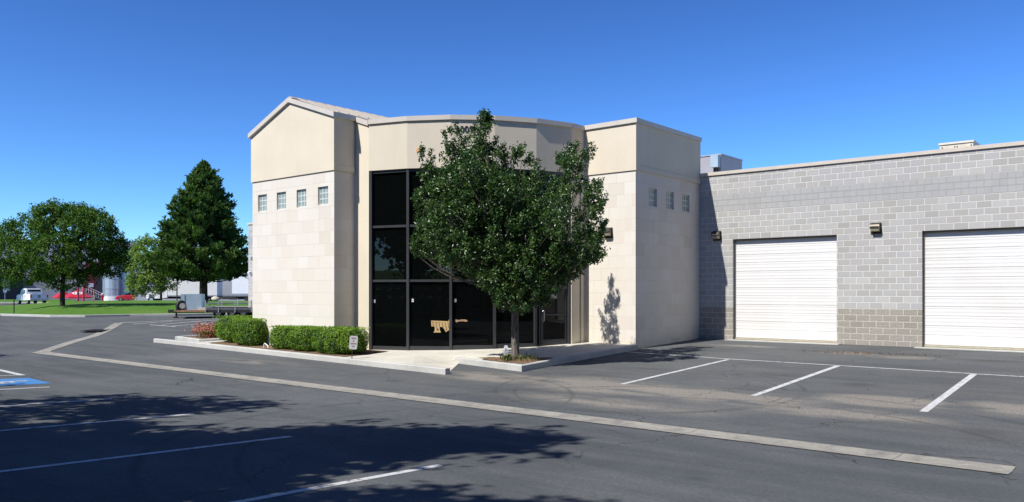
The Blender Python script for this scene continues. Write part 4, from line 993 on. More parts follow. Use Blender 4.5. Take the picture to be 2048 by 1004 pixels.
# pink flowers
def flowers():
    o = empty('flowering_plant', (-31.9, 18.3, g(-31.9, 18.3)+.1)); n = 2400
    C = rng.normal(size=(n, 3))*np.array([.42, .30, .13])+np.array([0, 0, .32]); C[:, 2] = np.abs(C[:, 2]); T = np.where(rng.uniform(size=n) < .5, rng.uniform(.4, 1, n), rng.uniform(0, .15, n))
    T = np.where(C[:, 2] < .3, T*.3, T)
    link(leafmesh('blooms', C, unit(n)+np.array([0, -.3, .5]), .075, M['rose'], .8, T), 'blooms', o)
    mb = MB()
    for _ in range(40): e = rng.normal(size=3)*np.array([.6, .35, .05]); limb(mb, (0, 0, -.05), (e[0]*.7, e[1]*.7, .36), .008, .004, .1, 4, 3)
    mb.build('stems', M['core'], o); tag(o, 'low pink and coral flowering plant in the kerbed bed', 'flowers')
flowers()
# small PVC pipe stub between shrubs
pv = MB(); pv.tube([(0, 0, -.05), (0, 0, .14), (.05, 0, .17), (.22, 0, .10), (.26, 0, .02)], .018, 8)
x, y = -24.7, 16.15; tag(pv.build('pipe_stub', M['white'], None, (x, y, g(x, y)+.16)), 'bent white pipe stub on the ground in the gap between shrubs', 'pipe')

# tilted parking sign in front of the hedge
sgx, sgy = pos(703, 24.15)
sp_ = empty('parking_sign', (sgx, sgy, hgt(685, 24.15)-.62), facing(703, 6)); tag(sp_, 'small white parking sign with faded red lines, leaning in front of the hedge', 'sign')
b = MB(); b.tube([(0.0, .012, -.1), (.045, .012, .80)], .014, 6); b.build('post', M['dark'], sp_)
rt = Matrix.Rotation(math.radians(5), 4, 'Y')
def rrect(w, h, r, cz, y=0):
    P = []
    for cx, cy, a0 in ((w/2-r, h/2-r, 0), (-w/2+r, h/2-r, 90), (-w/2+r, -h/2+r, 180), (w/2-r, -h/2+r, 270)):
        for k in range(4): a = math.radians(a0+30*k); P.append((cx+r*math.cos(a), y, cz+cy+r*math.sin(a)))
    return P
b = MB(); b.prism([tuple(rt @ Vector(p)) for p in rrect(.235, .40, .04, .62, -.012)], (0, .006, 0)); b.build('panel', M['white'], sp_)
for cz, L in ((.75, .14), (.67, .05), (.59, .17), (.51, .08)):
    k = int(L/.022); b = MB(); b.box(rt @ Vector((0, -.0145, cz)), (L, .001, .006))
    for i in range(k):
        q = rt @ Vector((-L/2+(i+.5)*L/k, -.015, cz)); b.box(q, (.012, .002, .04)); 
        if i % 2 == 0: q2 = rt @ Vector((-L/2+(i+1)*L/k-.004, -.015, cz+.015)); b.box(q2, (.012, .002, .008))
    b.build('faded_lettering', M['ink'], sp_)

# ------------------------------------------------------------------ distant trees
def tree(name, base, lobes, label, mat, twigs, per, spread, size, asp, trunk, bark='bark2', up=.2, shell=.4, cat='tree', tz=None, group=None, ragged=.16):
    x, y = base; z = (g(x, y)+.1) if tz is None else tz; o = empty(name, (x, y, z))
    C, N, T = lobes_crown(lobes, twigs, per, spread, up, shell, ragged)
    link(leafmesh('crown', C, N, size, M[mat], asp, T), 'crown', o)
    mb = MB(); h0 = trunk[0]; mb.tube([(0, 0, -.3), (0, 0, h0*.5), (trunk[2]*.2, 0, h0), (0, 0, h0*1.8)], [trunk[1]*1.15, trunk[1], trunk[1]*.8, trunk[1]*.35], 10)
    for l in lobes: limb(mb, (0, 0, h0*rng.uniform(.8, 1.3)), l[:3], trunk[1]*.45, .03, .2, 6)
    mb.build('trunk', M[bark], o); tag(o, label, cat, group); return o
def pix_lobes(base, d0, lst, tz):
    out = []
    for u, v, ru, rv, dd in lst:
        d = d0+dd; x, y = pos(u, d); k = d/F; out.append((x-base[0], y-base[1], hgt(v, d)-tz, ru*k, ru*k, rv*k))
    return out
bl = pos(125, 58); zl = hgt(611, 58)
L1 = pix_lobes(bl, 58, [(120, 450, 60, 40, 0), (60, 470, 45, 38, 1), (175, 460, 50, 40, -1), (215, 490, 38, 32, 0), (30, 505, 42, 30, 0), (100, 510, 60, 40, -2), (170, 520, 60, 38, 1), (225, 525, 28, 28, 1), (60, 545, 45, 22, 0), (130, 555, 40, 24, 0), (20, 465, 20, 22, 1), (150, 430, 40, 22, 1), (100, 428, 30, 22, 0), (195, 445, 30, 24, 0), (235, 500, 16, 30, 0), (10, 535, 26, 20, 0)], zl)
tree('honey_locust_tree', bl, L1, 'broad round feathery green tree on the lawn at the left', 'locust', 2900, 15, .205, .20, .42, (1.9, .16, .3), tz=zl, shell=.65, up=.15)
bl2 = pos(322, 104); zl2 = g(*bl2)
L2 = pix_lobes(bl2, 104, [(300, 505, 36, 30, 0), (285, 535, 32, 30, 0), (320, 530, 34, 34, 0), (275, 570, 20, 22, 0), (305, 565, 26, 24, -1), (335, 500, 26, 26, 1), (290, 488, 18, 14, 0)], zl2)
L2 += pix_lobes(bl2, 104, [(262, 520, 16, 26, 1), (330, 560, 24, 22, 0), (345, 525, 26, 30, 1), (262, 560, 12, 16, 0)], zl2)
tree('light_green_tree', bl2, L2, 'smaller yellow-green tree between the round tree and the tall pine', 'lime', 1250, 12, .30, .32, .45, (2.0, .14, .6), tz=zl2)
bl3 = pos(-18, 98); zl3 = g(*bl3)
L3 = pix_lobes(bl3, 98, [(-20, 470, 34, 30, 0), (-40, 510, 40, 40, 0), (5, 565, 28, 12, 0)], zl3)
tree('street_tree', bl3, L3, 'green tree cut off by the left edge of the photo', 'locust', 420, 13, .32, .33, .42, (2.5, .2, .3), tz=zl3)

def pine(base, tz, H, R0, label, name='pine_tree', tufts=12500, skirt=1.7, lean=0):
    x, y = base; o = empty(name, (x, y, tz)); mb = MB(); mb.tube([(0, 0, -.3), (0, 0, H*.3), (.05, 0, H*.7), (0, 0, H*.97)], [.32, .26, .12, .02], 10)
    C = []; T = []; A_ = []
    nb = 230
    for i in range(nb):
        t = (i+.5)/nb; zz = skirt+(H-skirt-.3)*t**1.05; th = i*2.399+rng.uniform(-.3, .3)
        prof = (1-t)**.72*(.74+.36*rng.uniform()) ; rad = R0*prof*(1 if t > .08 else .82+2*t)
        dr = np.array([math.cos(th), math.sin(th), 0]); tip = dr*rad+np.array([0, 0, zz+rad*(.12+.3*t)+.2])
        st = np.array([0, 0, zz]); limb(mb, st, tip, .05*(1-t)+.015, .01, .06, 4, 4)
        m = int(tufts/nb*(.25+1.6*(1-t)**.9)); s = rng.uniform(.3, 1.04, m)**.7
        P = st+(tip-st)*s[:, None]+rng.normal(size=(m, 3))*np.array([.22, .22, .14])*(.35+.75*(1-t)); P[:, 2] -= .12*np.sin(s*PI)*rad*.3
        C.append(P); T.append(np.clip(rng.normal(.45+.15*rng.normal(), .18, m), 0, 1)); A_.append(np.tile(dr*.5+np.array([0, 0, .9]), (m, 1)))
    top = np.stack([rng.normal(size=60)*.08, rng.normal(size=60)*.08, H-.55+rng.uniform(0, .6, 60)], 1); C.append(top); T.append(rng.uniform(.3, .7, 60)); A_.append(np.tile([0, 0, 1.], (60, 1)))
    C = np.concatenate(C); T = np.concatenate(T); A_ = np.concatenate(A_)
    # a tuft = 5 narrow blades sharing a base, splayed round the shoot
    k = 5; Cb = np.repeat(C, k, 0); ax = np.repeat(A_, k, 0)+rng.normal(size=(len(C)*k, 3))*.55; ax /= np.linalg.norm(ax, axis=1)[:, None]
    n = len(Cb); b = np.cross(ax, unit(n)); b /= np.linalg.norm(b, axis=1)[:, None]; ln = rng.uniform(.22, .42, n)[:, None]*(H/13.5)
    V = np.stack([Cb-b*.03, Cb+b*.03, Cb+ax*ln+b*.035, Cb+ax*ln-b*.035], 1).reshape(-1, 3)
    me = bpy.data.meshes.new('crown'); me.vertices.add(4*n); me.vertices.foreach_set('co', V.astype(np.float32).ravel()); me.loops.add(4*n); me.loops.foreach_set('vertex_index', np.arange(4*n, dtype=np.int32))
    me.polygons.add(n); me.polygons.foreach_set('loop_start', (np.arange(n)*4).astype(np.int32)); me.polygons.foreach_set('loop_total', np.full(n, 4, np.int32)); me.update(); me.validate()
    at = me.attributes.new('tone', 'FLOAT', 'POINT'); at.data.foreach_set('value', np.repeat(np.repeat(T, k), 4).astype(np.float32)); me.materials.append(M['pine'])
    link(me, 'crown', o); mb.build('trunk', M['bark2'], o); tag(o, label, 'tree'); return o
bp = pos(407, 63); zp = hgt(607, 63)
pine(bp, zp, hgt(327, 63)-zp, 100*63/F, 'tall dark green conical pine behind the trailer', skirt=1.7)

# trees that shade the foreground, standing outside the frame beside and behind the camera; last three added to block sky light
def round_lobes(R, h0, h1, n, seed):
    r = np.random.default_rng(seed); out = []
    for i in range(n):
        th = r.uniform(0, 2*PI); t = r.uniform(0, 1); zz = h0+(h1-h0)*t; rr = R*math.sin(PI*(.12+.76*t))*r.uniform(.3, .75)
        out.append((rr*math.cos(th), rr*math.sin(th), zz, R*r.uniform(.26, .42), R*r.uniform(.26, .42), R*r.uniform(.3, .45)))
    return out
shade_group = 'shade trees beside the parking bays'
pt = [((-10.6, -1.3), 12.0, 2.7, 'shade tree nearest the camera, outside the left edge'), ((-16.0, -2.2), 12.0, 3.7, 'second shade tree beyond the nearest parking stripes, outside the frame'), ((-33.5, 1.2), 10.2, 2.2, 'farthest shade tree by the accessible parking bay, outside the frame'), ((-7.9, -4.6), 11.6, 2.9, 'unseen tree added behind the camera to darken the foreground shade'), ((-13.5, -7.0), 12.5, 3.6, 'unseen tree added behind the second one to block sky light, near the boulder wall'), ((-21.5, -5.5), 12.0, 3.4, 'unseen tree added by the fifth parking stripe to block sky light, near the boulder wall')]
trees_ = []
for i, (bs, H, R, lab) in enumerate(pt):
    trees_.append(tree('shade_tree', bs, round_lobes(R, 3.2, H-1.0, 26 if i == 0 else 20, 20+i), lab, 'leaf', (1900, 1250, 1200, 1100, 950, 800)[i], 16, .30, .28, .62, (2.6, .2, .2), 'bark2', .5, .3, tz=g(*bs), group=shade_group, ragged=.3))
# wooded bank and rock wall behind the camera; the entrance glass mirrors them
def rockwall(name, a, b, h, label):
    o = empty(name, (*a, g(*a)-.1)); mb = MB(); a = np.array(a, float); b = np.array(b, float); L = np.linalg.norm(b-a); t = (b-a)/L
    r = np.random.default_rng(3); z = 0; 
    while z < h:
        s = r.uniform(0, .4)
        while s < L:
            w = r.uniform(.5, 1.1); hh = r.uniform(.45, .7); c = t*(s+w/2); P = []
            nu, nv = 8, 5
            for j in range(nv+1):
                for i in range(nu):
                    f = PI*j/nv; th = 2*PI*i/nu; q = np.array([math.sin(f)*math.cos(th)*w*.56, math.sin(f)*math.sin(th)*.42, math.cos(f)*hh*.6])*(1+r.uniform(-.12, .12))
                    P.append((c[0]+q[0]*t[0]-q[1]*t[1], c[1]+q[0]*t[1]+q[1]*t[0], z+hh/2+q[2]))
            mb.poly(P, [(j*nu+i, (j+1)*nu+i, (j+1)*nu+(i+1) % nu, j*nu+(i+1) % nu) for j in range(nv) for i in range(nu)])
            s += w*.95
        z += .55
    mb.build('stonework', M['boulder'], o); tag(o, label, 'wall'); return o
rockwall('retaining_wall', (-48, -11), (16, -11), 2.3, 'stacked grey boulder retaining wall behind the camera')
rockwall('retaining_wall', (17, -11), (17, 26), 2.3, 'stacked grey boulder retaining wall on the far right outside the frame')
bank = MB(); bank.face([(-60, -11.3, 2.2), (17.3, -11.3, 2.2), (17.3, -60, 5), (-60, -60, 5)][::-1]); bank.face([(17.3, -11.3, 2.2), (17.3, 30, 2.2), (60, 30, 5), (60, -60, 5), (17.3, -60, 5)][::-1]); tag(bank.build('hillside', M['grass']), kind='structure')
bg0 = tree('bank_tree', (-44, -16), round_lobes(4.6, 3, 12.0, 24, 5), 'dense dark tree on the bank behind the camera', 'pine', 1100, 12, .6, .5, .6, (2.6, .28, .2), 'bark2', .2, .2, tz=2.3, group='trees on the bank behind the camera')
spots = [(-38.5, -17.5), (-33, -15.5), (-27, -17), (-21.5, -15.5), (-16, -17.5), (-10.5, -15.5), (-5, -17), (1, -15.5), (6.5, -17), (12.5, -15.5), (20.5, -10), (22, -4), (20.5, 2), (22.5, 8), (20.5, 14), (22, 20), (21, 26)]
for i, (x, y) in enumerate(spots):
    c = copy_tree(bg0); c.location = (x, y, 2.2); c.rotation_euler = (0, 0, i*1.7); c.scale = (1.08, 1.08, 1.1+.25*((i*7) % 5)/5)

# ------------------------------------------------------------------ distant buildings
def placed(name, u, d, z=None, turn=0):
    x, y = pos(u, d); return empty(name, (x, y, g(x, y) if z is None else z), facing(u, turn))
# big plant behind the trees: x axis to the right across the line of sight
pl = placed('factory_building', 120, 150); tag(pl, 'long pale grey industrial building with dark red trim behind the trees', 'building')
k = 150/F
def X(u): return (u-120)*k*1.1
b = MB(); b.box(((X(-160)+X(245))/2, 12, (hgt(480, 150)-.6)/2), (X(245)-X(-160), 20, hgt(480, 150)-.6)); b.build('main_hall', M['bldg'], pl)
b = MB(); b.box(((X(-160)+X(62))/2, .5, 2.35), (X(62)-X(-160), 4, 4.7)); b.build('dark_front', M['darkb'], pl)  # front wall in its own dark wall colour
b = MB(); b.box(((X(-160)+X(62))/2, -1.2, 5.0), (X(62)-X(-160)+1, 3.2, 1.5), 0, 0, .92); b.build('brown_awning', M['brown'], pl)
for u0, u1, v0, v1, m in ((1, 8, 562, 582, 'white'), (14, 18, 562, 580, 'white'), (32, 43, 560, 583, 'bldg'), (8, 13, 560, 575, 'red')):
    b = MB(); b.box(((X(u0)+X(u1))/2, -1.6, (hgt(v0, 148)+hgt(v1, 148))/2-.6), (X(u1)-X(u0), .2, (v1-v0)*k)); b.build('window', M[m], pl)
b = MB(); b.box(((X(160)+X(178))/2, -2, 4.0), (X(178)-X(160), 4, 6.2)); b.build('red_entry', M['darkred'], pl)
b = MB(); b.box(((X(176)+X(212))/2, 1, 3.6), (X(212)-X(176), 5, 7.0)); b.build('taupe_annex', M['bldg2'], pl)
b = MB(); b.box(((X(176)+X(212))/2, .9, 6.3), (X(212)-X(176)+.2, 5.2, .85)); b.build('red_trim', M['darkred'], pl)
b = MB(); b.box((X(169), -4.02, 2.7), (.8, .05, .7)); b.build('notice_board', M['white'], pl)
b = MB(); b.box(((X(244)+X(258))/2, 12, hgt(478, 150)-1.6), (1.6, 3, 2.0)); b.build('rooftop_box', M['bldg'], pl)
b = MB(); b.box((X(330)+2, 14, 3.1), (X(440)-X(240), 10, 6.3)); b.build('grey_wing', M['bldg'], pl)
b = MB(); b.box((X(300), 8.8, 3.2), (5.2, .3, 2.0)); b.build('blue_window', M['blueacc'], pl)
b = MB(); b.box((X(258), 8.7, 2.4), (3, .3, 4.8)); b.build('door_panel', M['white'], pl)
tk = placed('storage_tank', 232, 138); tag(tk, 'tall silvery cylindrical storage tank beside the taupe annex', 'tank')
b = MB(); Rk = 24*138/F; zt = hgt(497, 138)-.6
b.tube([(0, 0, .7), (0, 0, zt)], [Rk, Rk], 40); b.build('shell', M['tank'], tk)
b = MB()
for v in (558, 578): b.tube([(0, 0, hgt(v, 138)-.68), (0, 0, hgt(v, 138)-.6)], [Rk+.06]*2, 40)
b.tube([(0, 0, zt), (0, 0, zt+.15)], [Rk+.05]*2, 40); b.build('hoops', M['grey'], tk)
b = MB(); b.tube([(0, 0, -.1), (0, 0, .75)], [Rk+.15]*2, 40); b.build('base_ring', M['white'], tk)
fh = placed('far_warehouse', 520, 128); tag(fh, 'low grey blue warehouse with a dark red stripe beyond the pine', 'building')
b = MB(); b.box((-3, 4, (hgt(538, 128)-.6)/2), (30, 8, hgt(538, 128)-.6)); b.build('wall', M['bldg'], fh)
b = MB(); b.box((-3, -.05, hgt(559, 128)-.85), (30.1, .2, .5)); b.build('red_stripe', M['darkred'], fh)
b = MB(); b.box((-3, 4, hgt(538, 128)-.55), (30.4, 8.4, .2)); b.build('roof', M['roof'], fh)

# ------------------------------------------------------------------ vehicles
def wheel(parent, x, y, r, w=.24, name='wheel'):
    o = empty(name, (x, y, r)); o.parent = parent
    b = MB(); s = 1 if x > 0 else -1; b.tube([(-w/2, 0, 0), (-w/2+.03, 0, 0), (w/2-.03, 0, 0), (w/2, 0, 0)], [r*.9, r, r, r*.9], 18); b.build('tyre', M['black'], o)
    b = MB(); b.tube([(s*w*.3, 0, 0), (s*w*.53, 0, 0)], [r*.58, r*.52], 14); b.build('rim', M['chrome'], o); return o
def loft(secs, mi=0):
    """secs: list of cross-sections along y: (y, [(x,z)...])"""
    mb = MB(); n = len(secs[0][1]); P = [(x, y, z) for y, s in secs for x, z in s]
    mb.poly(P, [(i*n+k, i*n+(k+1) % n, (i+1)*n+(k+1) % n, (i+1)*n+k) for i in range(len(secs)-1) for k in range(n)])
    mb.face([P[k] for k in range(n)][::-1]); mb.face(P[-n:]); return mb
def sect(w, z0, z1, tw=.9, r=.08): return [(-w, z0), (w, z0), (w, z1-r), (w*tw, z1), (-w*tw, z1), (-w, z1-r)]
def pickup():
    o = placed('pickup_truck', 64, 99, None, 15); tag(o, 'white pickup truck parked with its tailgate toward the camera, left of the round tree', 'pickup truck')
    b = loft([(-2.85, sect(.97, .55, 1.2, .97)), (-.3, sect(1.0, .5, 1.25, .97)), (.0, sect(1.0, .5, 1.28, .96)), (1.7, sect(1.0, .5, 1.22, .93)), (2.7, sect(.97, .5, 1.12, .9)), (2.9, sect(.88, .55, .95, .9))]); b.build('body', M['white'], o)
    b = loft([(-1.0, sect(.9, 1.2, 1.3, .98)), (-.75, sect(.86, 1.2, 1.9, .88, .1)), (.9, sect(.86, 1.2, 1.93, .86, .1)), (1.5, sect(.9, 1.2, 1.3, .98))]); b.build('cab', M['white'], o)
    b = MB(); b.box((0, -.905, 1.57), (1.5, .03, .44), 0, 0, .93, .36); b.build('rear_window', M['glass'], o)
    for s in (-1, 1):
        b = MB(); b.box((s*.875, .3, 1.56), (.03, 1.7, .42), 0, 0, .85, 0, s*-.12); b.build('side_window', M['glass'], o)
    for s in (-1, 1):
        b = MB(); b.box((s*.89, -2.87, .98), (.14, .06, .36)); b.build('tail_light', M['redlens'], o)
        b = MB(); b.box((s*1.12, 1.0, 1.35), (.2, .1, .22)); b.build('mirror', M['dark'], o)
    b = MB(); b.box((0, -2.9, .58), (1.9, .16, .2)); b.build('bumper', M['chrome'], o)
    b = MB(); b.box((0, -2.865, 1.05), (.22, .03, .09)); b.box((0, -2.865, .88), (.3, .03, .12)); b.build('tailgate_handle', M['dark'], o)
    b = MB(); b.box((0, -1.9, 1.215), (1.7, 1.7, .03)); b.build('bed_liner', M['black'], o)
    for x in (-.86, .86):
        for y in (-1.75, 1.85): wheel(o, x, y, .40)
pickup()
def sedan(u, d, turn, mat, label):
    o = placed('sedan' if 'sedan' in label else 'hatchback', u, d, None, turn); tag(o, label, 'car')
    b = loft([(-2.2, sect(.82, .3, .85, .9)), (-1.5, sect(.88, .25, .98, .9)), (.8, sect(.88, .25, .95, .9)), (2.0, sect(.84, .25, .78, .85)), (2.25, sect(.7, .3, .6, .9))]); b.build('body', M[mat], o)
    b = loft([(-1.75, sect(.78, .92, .98, .95)), (-1.0, sect(.74, .92, 1.40, .8, .08)), (.1, sect(.74, .92, 1.42, .8, .08)), (1.0, sect(.78, .9, .97, .95))]); b.build('cabin', M['glass'], o)
    b = MB(); b.box((0, -.45, 1.42), (1.2, 1.25, .05), 0, 0, .9); b.build('roof', M[mat], o)
    for x in (-.78, .78):
        for y in (-1.35, 1.4): wheel(o, x, y, .32, .2)
    return o
sedan(262, 134, 80, 'red', 'bright red sedan parked in front of the storage tank')
sedan(291, 139, 78, 'darkred', 'dark red hatchback parked just right of the bright red sedan')
def boxtruck(name, u, d, turn, L, label, cab=True, boxz=(1.05, 3.3), cabmat='white', boxmat='white'):
    o = placed(name, u, d, None, turn); tag(o, label, 'truck')
    b = MB(); b.box((0, -L/2+.2, (boxz[0]+boxz[1])/2), (2.4, L, boxz[1]-boxz[0])); b.build('cargo_box', M[boxmat], o)
    b = MB(); b.box((0, -L/2+.2, boxz[0]-.08), (2.44, L+.04, .14))
    for s in (-1, 1): b.box((s*1.18, -L/2+.2, boxz[1]+.0), (.07, L+.06, .08))
    b.build('rails', M['grey'], o)
    b = MB(); b.box((0, -L/2+1.2, .72), (.9, L+2.0, .3)); b.box((0, -L*.3, .6), (2.1, 1.2, .4)); b.build('chassis', M['dark'], o)
    if cab:
        b = loft([(.35, sect(1.05, .7, 2.45, .9, .15)), (1.4, sect(1.05, .6, 2.4, .85, .15)), (1.9, sect(1.02, .6, 1.6, .9, .1)), (3.0, sect(.9, .6, 1.4, .8, .12)), (3.2, sect(.8, .6, 1.1, .9, .1))]); b.build('cab', M[cabmat], o)
        for s in (-1, 1):
            b = MB(); b.box((s*1.04, 1.0, 1.95), (.06, .85, .55)); b.build('side_window', M['glass'], o)
            b = MB(); b.tube([(s*1.0, 2.15, 1.02), (s*1.0, 2.3, 1.17), (s*1.0, 2.65, 1.17), (s*1.0, 2.85, .95)], .12, 8); b.build('fender', M[cabmat], o)
        b = MB(); b.box((0, 1.72, 1.95), (1.7, .05, .65), 0, 0, 1, .6); b.build('windscreen', M['glass'], o)
        for s in (-1, 1): wheel(o, s*.95, 2.45, .45, .28)
    for s in (-1, 1): wheel(o, s*1.0, -L*.72, .47, .45)
    return o
boxtruck('box_truck', 345, 112, 70, 6.6, 'white box truck facing left behind the lawn lamp pole')
boxtruck('box_truck', 446, 116, 84, 5.2, 'pale box truck parked in the shade behind the pine trunk', True, (1.1, 3.4), 'darkb', 'bldg')
boxtruck('box_truck', 474, 103, 70, 6.4, 'white box truck at the far right, partly hidden by the block wall end', False, (1.3, 3.45))
# flatbed trailer with a pale blue box at the front and a spare wheel
def trailer():
    o = placed('flatbed_trailer', 400, 50.5, None, 84); tag(o, 'long flatbed trailer with a pale blue steel box and spare wheel at its tongue', 'trailer')
    kk = 50.5/F; fy = lambda u: -(u-400)*kk   # +y of the model points left in the photo
    zz = lambda v: hgt(v, 50.5)-g(*pos(400, 50.5))
    L0, L1_ = fy(372), fy(640)
    b = MB(); b.box((0, (fy(372)+L1_)/2, zz(622)), (2.3, L0-L1_, .16)); 
    b.build('deck_frame', M['dark'], o)
    b = MB(); b.box((0, (fy(400)+L1_)/2, zz(617.5)), (2.2, fy(400)-L1_, .22)); b.build('load_of_boards', M['wood'], o)
    b = MB()
    for u in (414, 438, 469, 500): b.box((-1.16, fy(u), zz(612)), (.06, .06, .75)); b.box((1.16, fy(u), zz(610)), (.06, .06, .75))
    for v in (606, 612): b.box((-1.16, (fy(414)+L1_)/2, zz(v)), (.05, fy(414)-L1_, .04))
    b.build('stake_rails', M['grey'], o)
    b = MB(); zc = (zz(588)+zz(619))/2; b.box((0, (fy(368)+fy(406))/2, zc), (2.0, fy(368)-fy(406), zz(588)-zz(619))); b.box((-1.015, fy(374.5), zc), (.03, .05, zz(588)-zz(619)-.04)); b.build('steel_box', M['steelblue'], o)
    b = MB(); b.box((0, fy(387), zz(621)), (2.36, 1.6, .12)); b.build('rusty_plate', plain('rusty_steel', (.35, .2, .1), .8, 0, .3, 4), o)
    b = MB(); b.tube([(0, fy(385), zz(623)), (0, fy(350), zz(624))], .07, 6); b.tube([(.7, fy(372), zz(623)), (0, fy(348), zz(624))], .05, 6); b.tube([(-.7, fy(372), zz(623)), (0, fy(348), zz(624))], .05, 6)
    b.box((0, fy(346), zz(622)), (.22, .3, .2)); b.build('tongue', M['dark'], o)
    b = MB(); b.tube([(-.1, fy(357), zz(612)), (-.1, fy(356), .02)], .05, 6); b.box((-.1, fy(355.5), .03), (.25, .25, .06)); b.tube([(-.1, fy(357), zz(615)), (-.25, fy(357), zz(613))], .03, 6); b.build('jack_stand', M['dark'], o)
    w = wheel(o, -.9, fy(370), .34, .22, 'spare_wheel'); w.location = (-1.0, fy(369.5), zz(611)); w.rotation_euler = (0, 0, math.radians(30))
    for u in (437, 463, 484): 
        for s in (-1, 1): wheel(o, s*.85, fy(u), .30, .22)
    b = MB()
    for s in (-1, 1): b.box((s*.98, fy(460), .64), (.30, 2.0, .05))
    b.build('mudguard', M['dark'], o)
trailer()
# boulder on the lawn behind the trailer
b = MB(); rr = np.random.default_rng(9); P = []
for j in range(7):
    for i in range(10):
        f = PI*j/6; th = 2*PI*i/10; s = 1+rr.uniform(-.15, .15); P.append((math.sin(f)*math.cos(th)*.5*s, math.sin(f)*math.sin(th)*.35*s, .15+math.cos(f)*.25*s))
b.poly(P, [(j*10+i, (j+1)*10+i, (j+1)*10+(i+1) % 10, j*10+(i+1) % 10) for j in range(6) for i in range(10)], 0, True)
x, y = pos(431, 78); tag(b.build('boulder', plain('pale_rock', (.5, .45, .36), .9, 0, .2, 4, .4), None, (x, y, g(x, y)+.72)), 'pale rounded boulder on the lawn behind the flatbed trailer', 'boulder')

# market canopy, bollards, stairs, posts, person
def canopy(u, d, R, label, emb=True):
    o = placed('market_umbrella', u, d); tag(o, label, 'umbrella', 'red umbrellas by the red entry'); zt = hgt(580, d)-g(*pos(u, d)); ze = hgt(594, d)-g(*pos(u, d))
    b = MB(); n = 8; ring = [(R*math.cos(2*PI*k/n+.2), R*math.sin(2*PI*k/n+.2), ze) for k in range(n)]
    for k in range(n):
        b.face([(0, 0, zt), ring[k], ring[(k+1) % n]]); a, c = ring[k], ring[(k+1) % n]; b.face([a, (a[0], a[1], a[2]-.2), (c[0], c[1], c[2]-.2), c])
    for k in range(n): b.face([(0, 0, zt-.03), ring[(k+1) % n], ring[k]])
    b.build('canopy', M['red'], o)
    b = MB(); b.cyl((0, 0, -.1), (0, 0, zt), .05, 8); b.build('pole', M['grey'], o)
    if emb:
        b = MB(); m = .5
        nrm = Vector((0, -(zt-ze), R*.92)).normalized()
        c = Vector((0, -R*.52*.92, (zt+ze)/2+.02)); ex = Vector((1, 0, 0)); ey = nrm.cross(ex)
        rg = [c+ex*.75*math.cos(2*PI*k/16)+ey*-.48*math.sin(2*PI*k/16)+nrm*.05 for k in range(16)]; rg2 = [c+ex*.55*math.cos(2*PI*k/16)+ey*-.32*math.sin(2*PI*k/16)+nrm*.05 for k in range(16)]
        for k in range(16): b.face([rg[k], rg[(k+1) % 16], rg2[(k+1) % 16], rg2[k]])
        for q in (-.25, .1): b.face([c+ex*q+ey*.25+nrm*.055, c+ex*(q+.2)+ey*.25+nrm*.055, c+ex*(q+.12)-ey*.25+nrm*.055, c+ex*(q-.08)-ey*.25+nrm*.055])
        b.build('emblem', M['white'], o)
canopy(155, 128, 2.3, 'red umbrella with a white round emblem, in front of the red entry')
canopy(126, 131, 1.5, 'plain red umbrella half hidden behind the round tree trunk', False)
for u, d, v, lab in ((156, 86, 575, 'left one of the two tall red bollards on the lawn'), (167, 88, 574, 'right one of the two tall red bollards on the lawn')):
    o = placed('bollard', u, d); H = hgt(v, d)-g(*pos(u, d)); b = MB(); b.tube([(0, 0, -.2), (0, 0, H-.06), (0, 0, H)], [.11, .11, .07], 12); b.build('post', M['red'], o)
    b = MB(); b.tube([(0, 0, H*.62), (0, 0, H*.68)], [.115]*2, 12); b.build('band', M['darkred'], o); tag(o, lab, 'bollard', 'tall red bollards')
o = placed('fire_hydrant', 205, 118); b = MB(); b.tube([(0, 0, -.1), (0, 0, .9), (0, 0, 1.1), (0, 0, 1.18)], [.14, .14, .17, .06], 12); b.cyl((-.22, 0, .8), (.22, 0, .8), .08, 8); b.build('body', M['red'], o)
b = MB(); b.tube([(0, 0, 1.15), (0, 0, 1.3)], [.16, .05], 10); b.build('cap', M['white'], o); tag(o, 'red fire hydrant with a pale cap in front of the taupe annex', 'hydrant')
o = placed('bollard', 311, 120); b = MB(); b.tube([(0, 0, -.1), (0, 0, 1.55), (0, 0, 1.6)], [.16, .16, .1], 12); b.build('post', plain('cream_bollard', (.7, .62, .5), .6), o); tag(o, 'single cream bollard near the box truck nose', 'bollard')
o = placed('bollard', 279, 124); b = MB(); b.tube([(0, 0, -.1), (0, 0, 2.1)], [.12, .12], 12); b.build('post', M['red'], o); tag(o, 'red bollard standing in front of the parked red cars', 'bollard')
def stairs():
    o = placed('entry_stairs', 193, 134); tag(o, 'outdoor stairs with striped red and white handrails against the taupe annex', 'stairs')
    b = MB()
    for i in range(7): b.box((-1.2+.35*i-.2, 0, 1.25-.17*i), (.36, 1.6, .12))
    b.build('steps', M['grey'], o)
    for y in (-.85, .85):
        b = MB()
        for i in range(8): b.tube([(-1.5+.36*i, y, 1.4-.18*i), (-1.5+.36*i, y, 2.4-.18*i)], .025, 5)
        for h in (1.0, .6): b.tube([(-1.5, y, 1.4+h), (1.1, y, .1+h)], .04, 6)
        b.build('handrail', M['white'] if y < 0 else M['red'], o)
stairs()
def signpost(name, u, d, v0, h, w, label, mat='white', pole='grey'):
    o = placed(name, u, d); zz = hgt(v0, d)-g(*pos(u, d)); b = MB(); b.cyl((0, 0, -.2), (0, 0, zz), .035, 8); b.build('post', M[pole], o)
    if w: b = MB(); b.box((0, -.045, zz-h/2), (w, .02, h)); b.build('panel', M[mat], o)
    tag(o, label, 'sign' if w else 'post'); return o
signpost('street_sign', 10, 104, 578, .46, .36, 'small white sign on a post at the far left lawn')
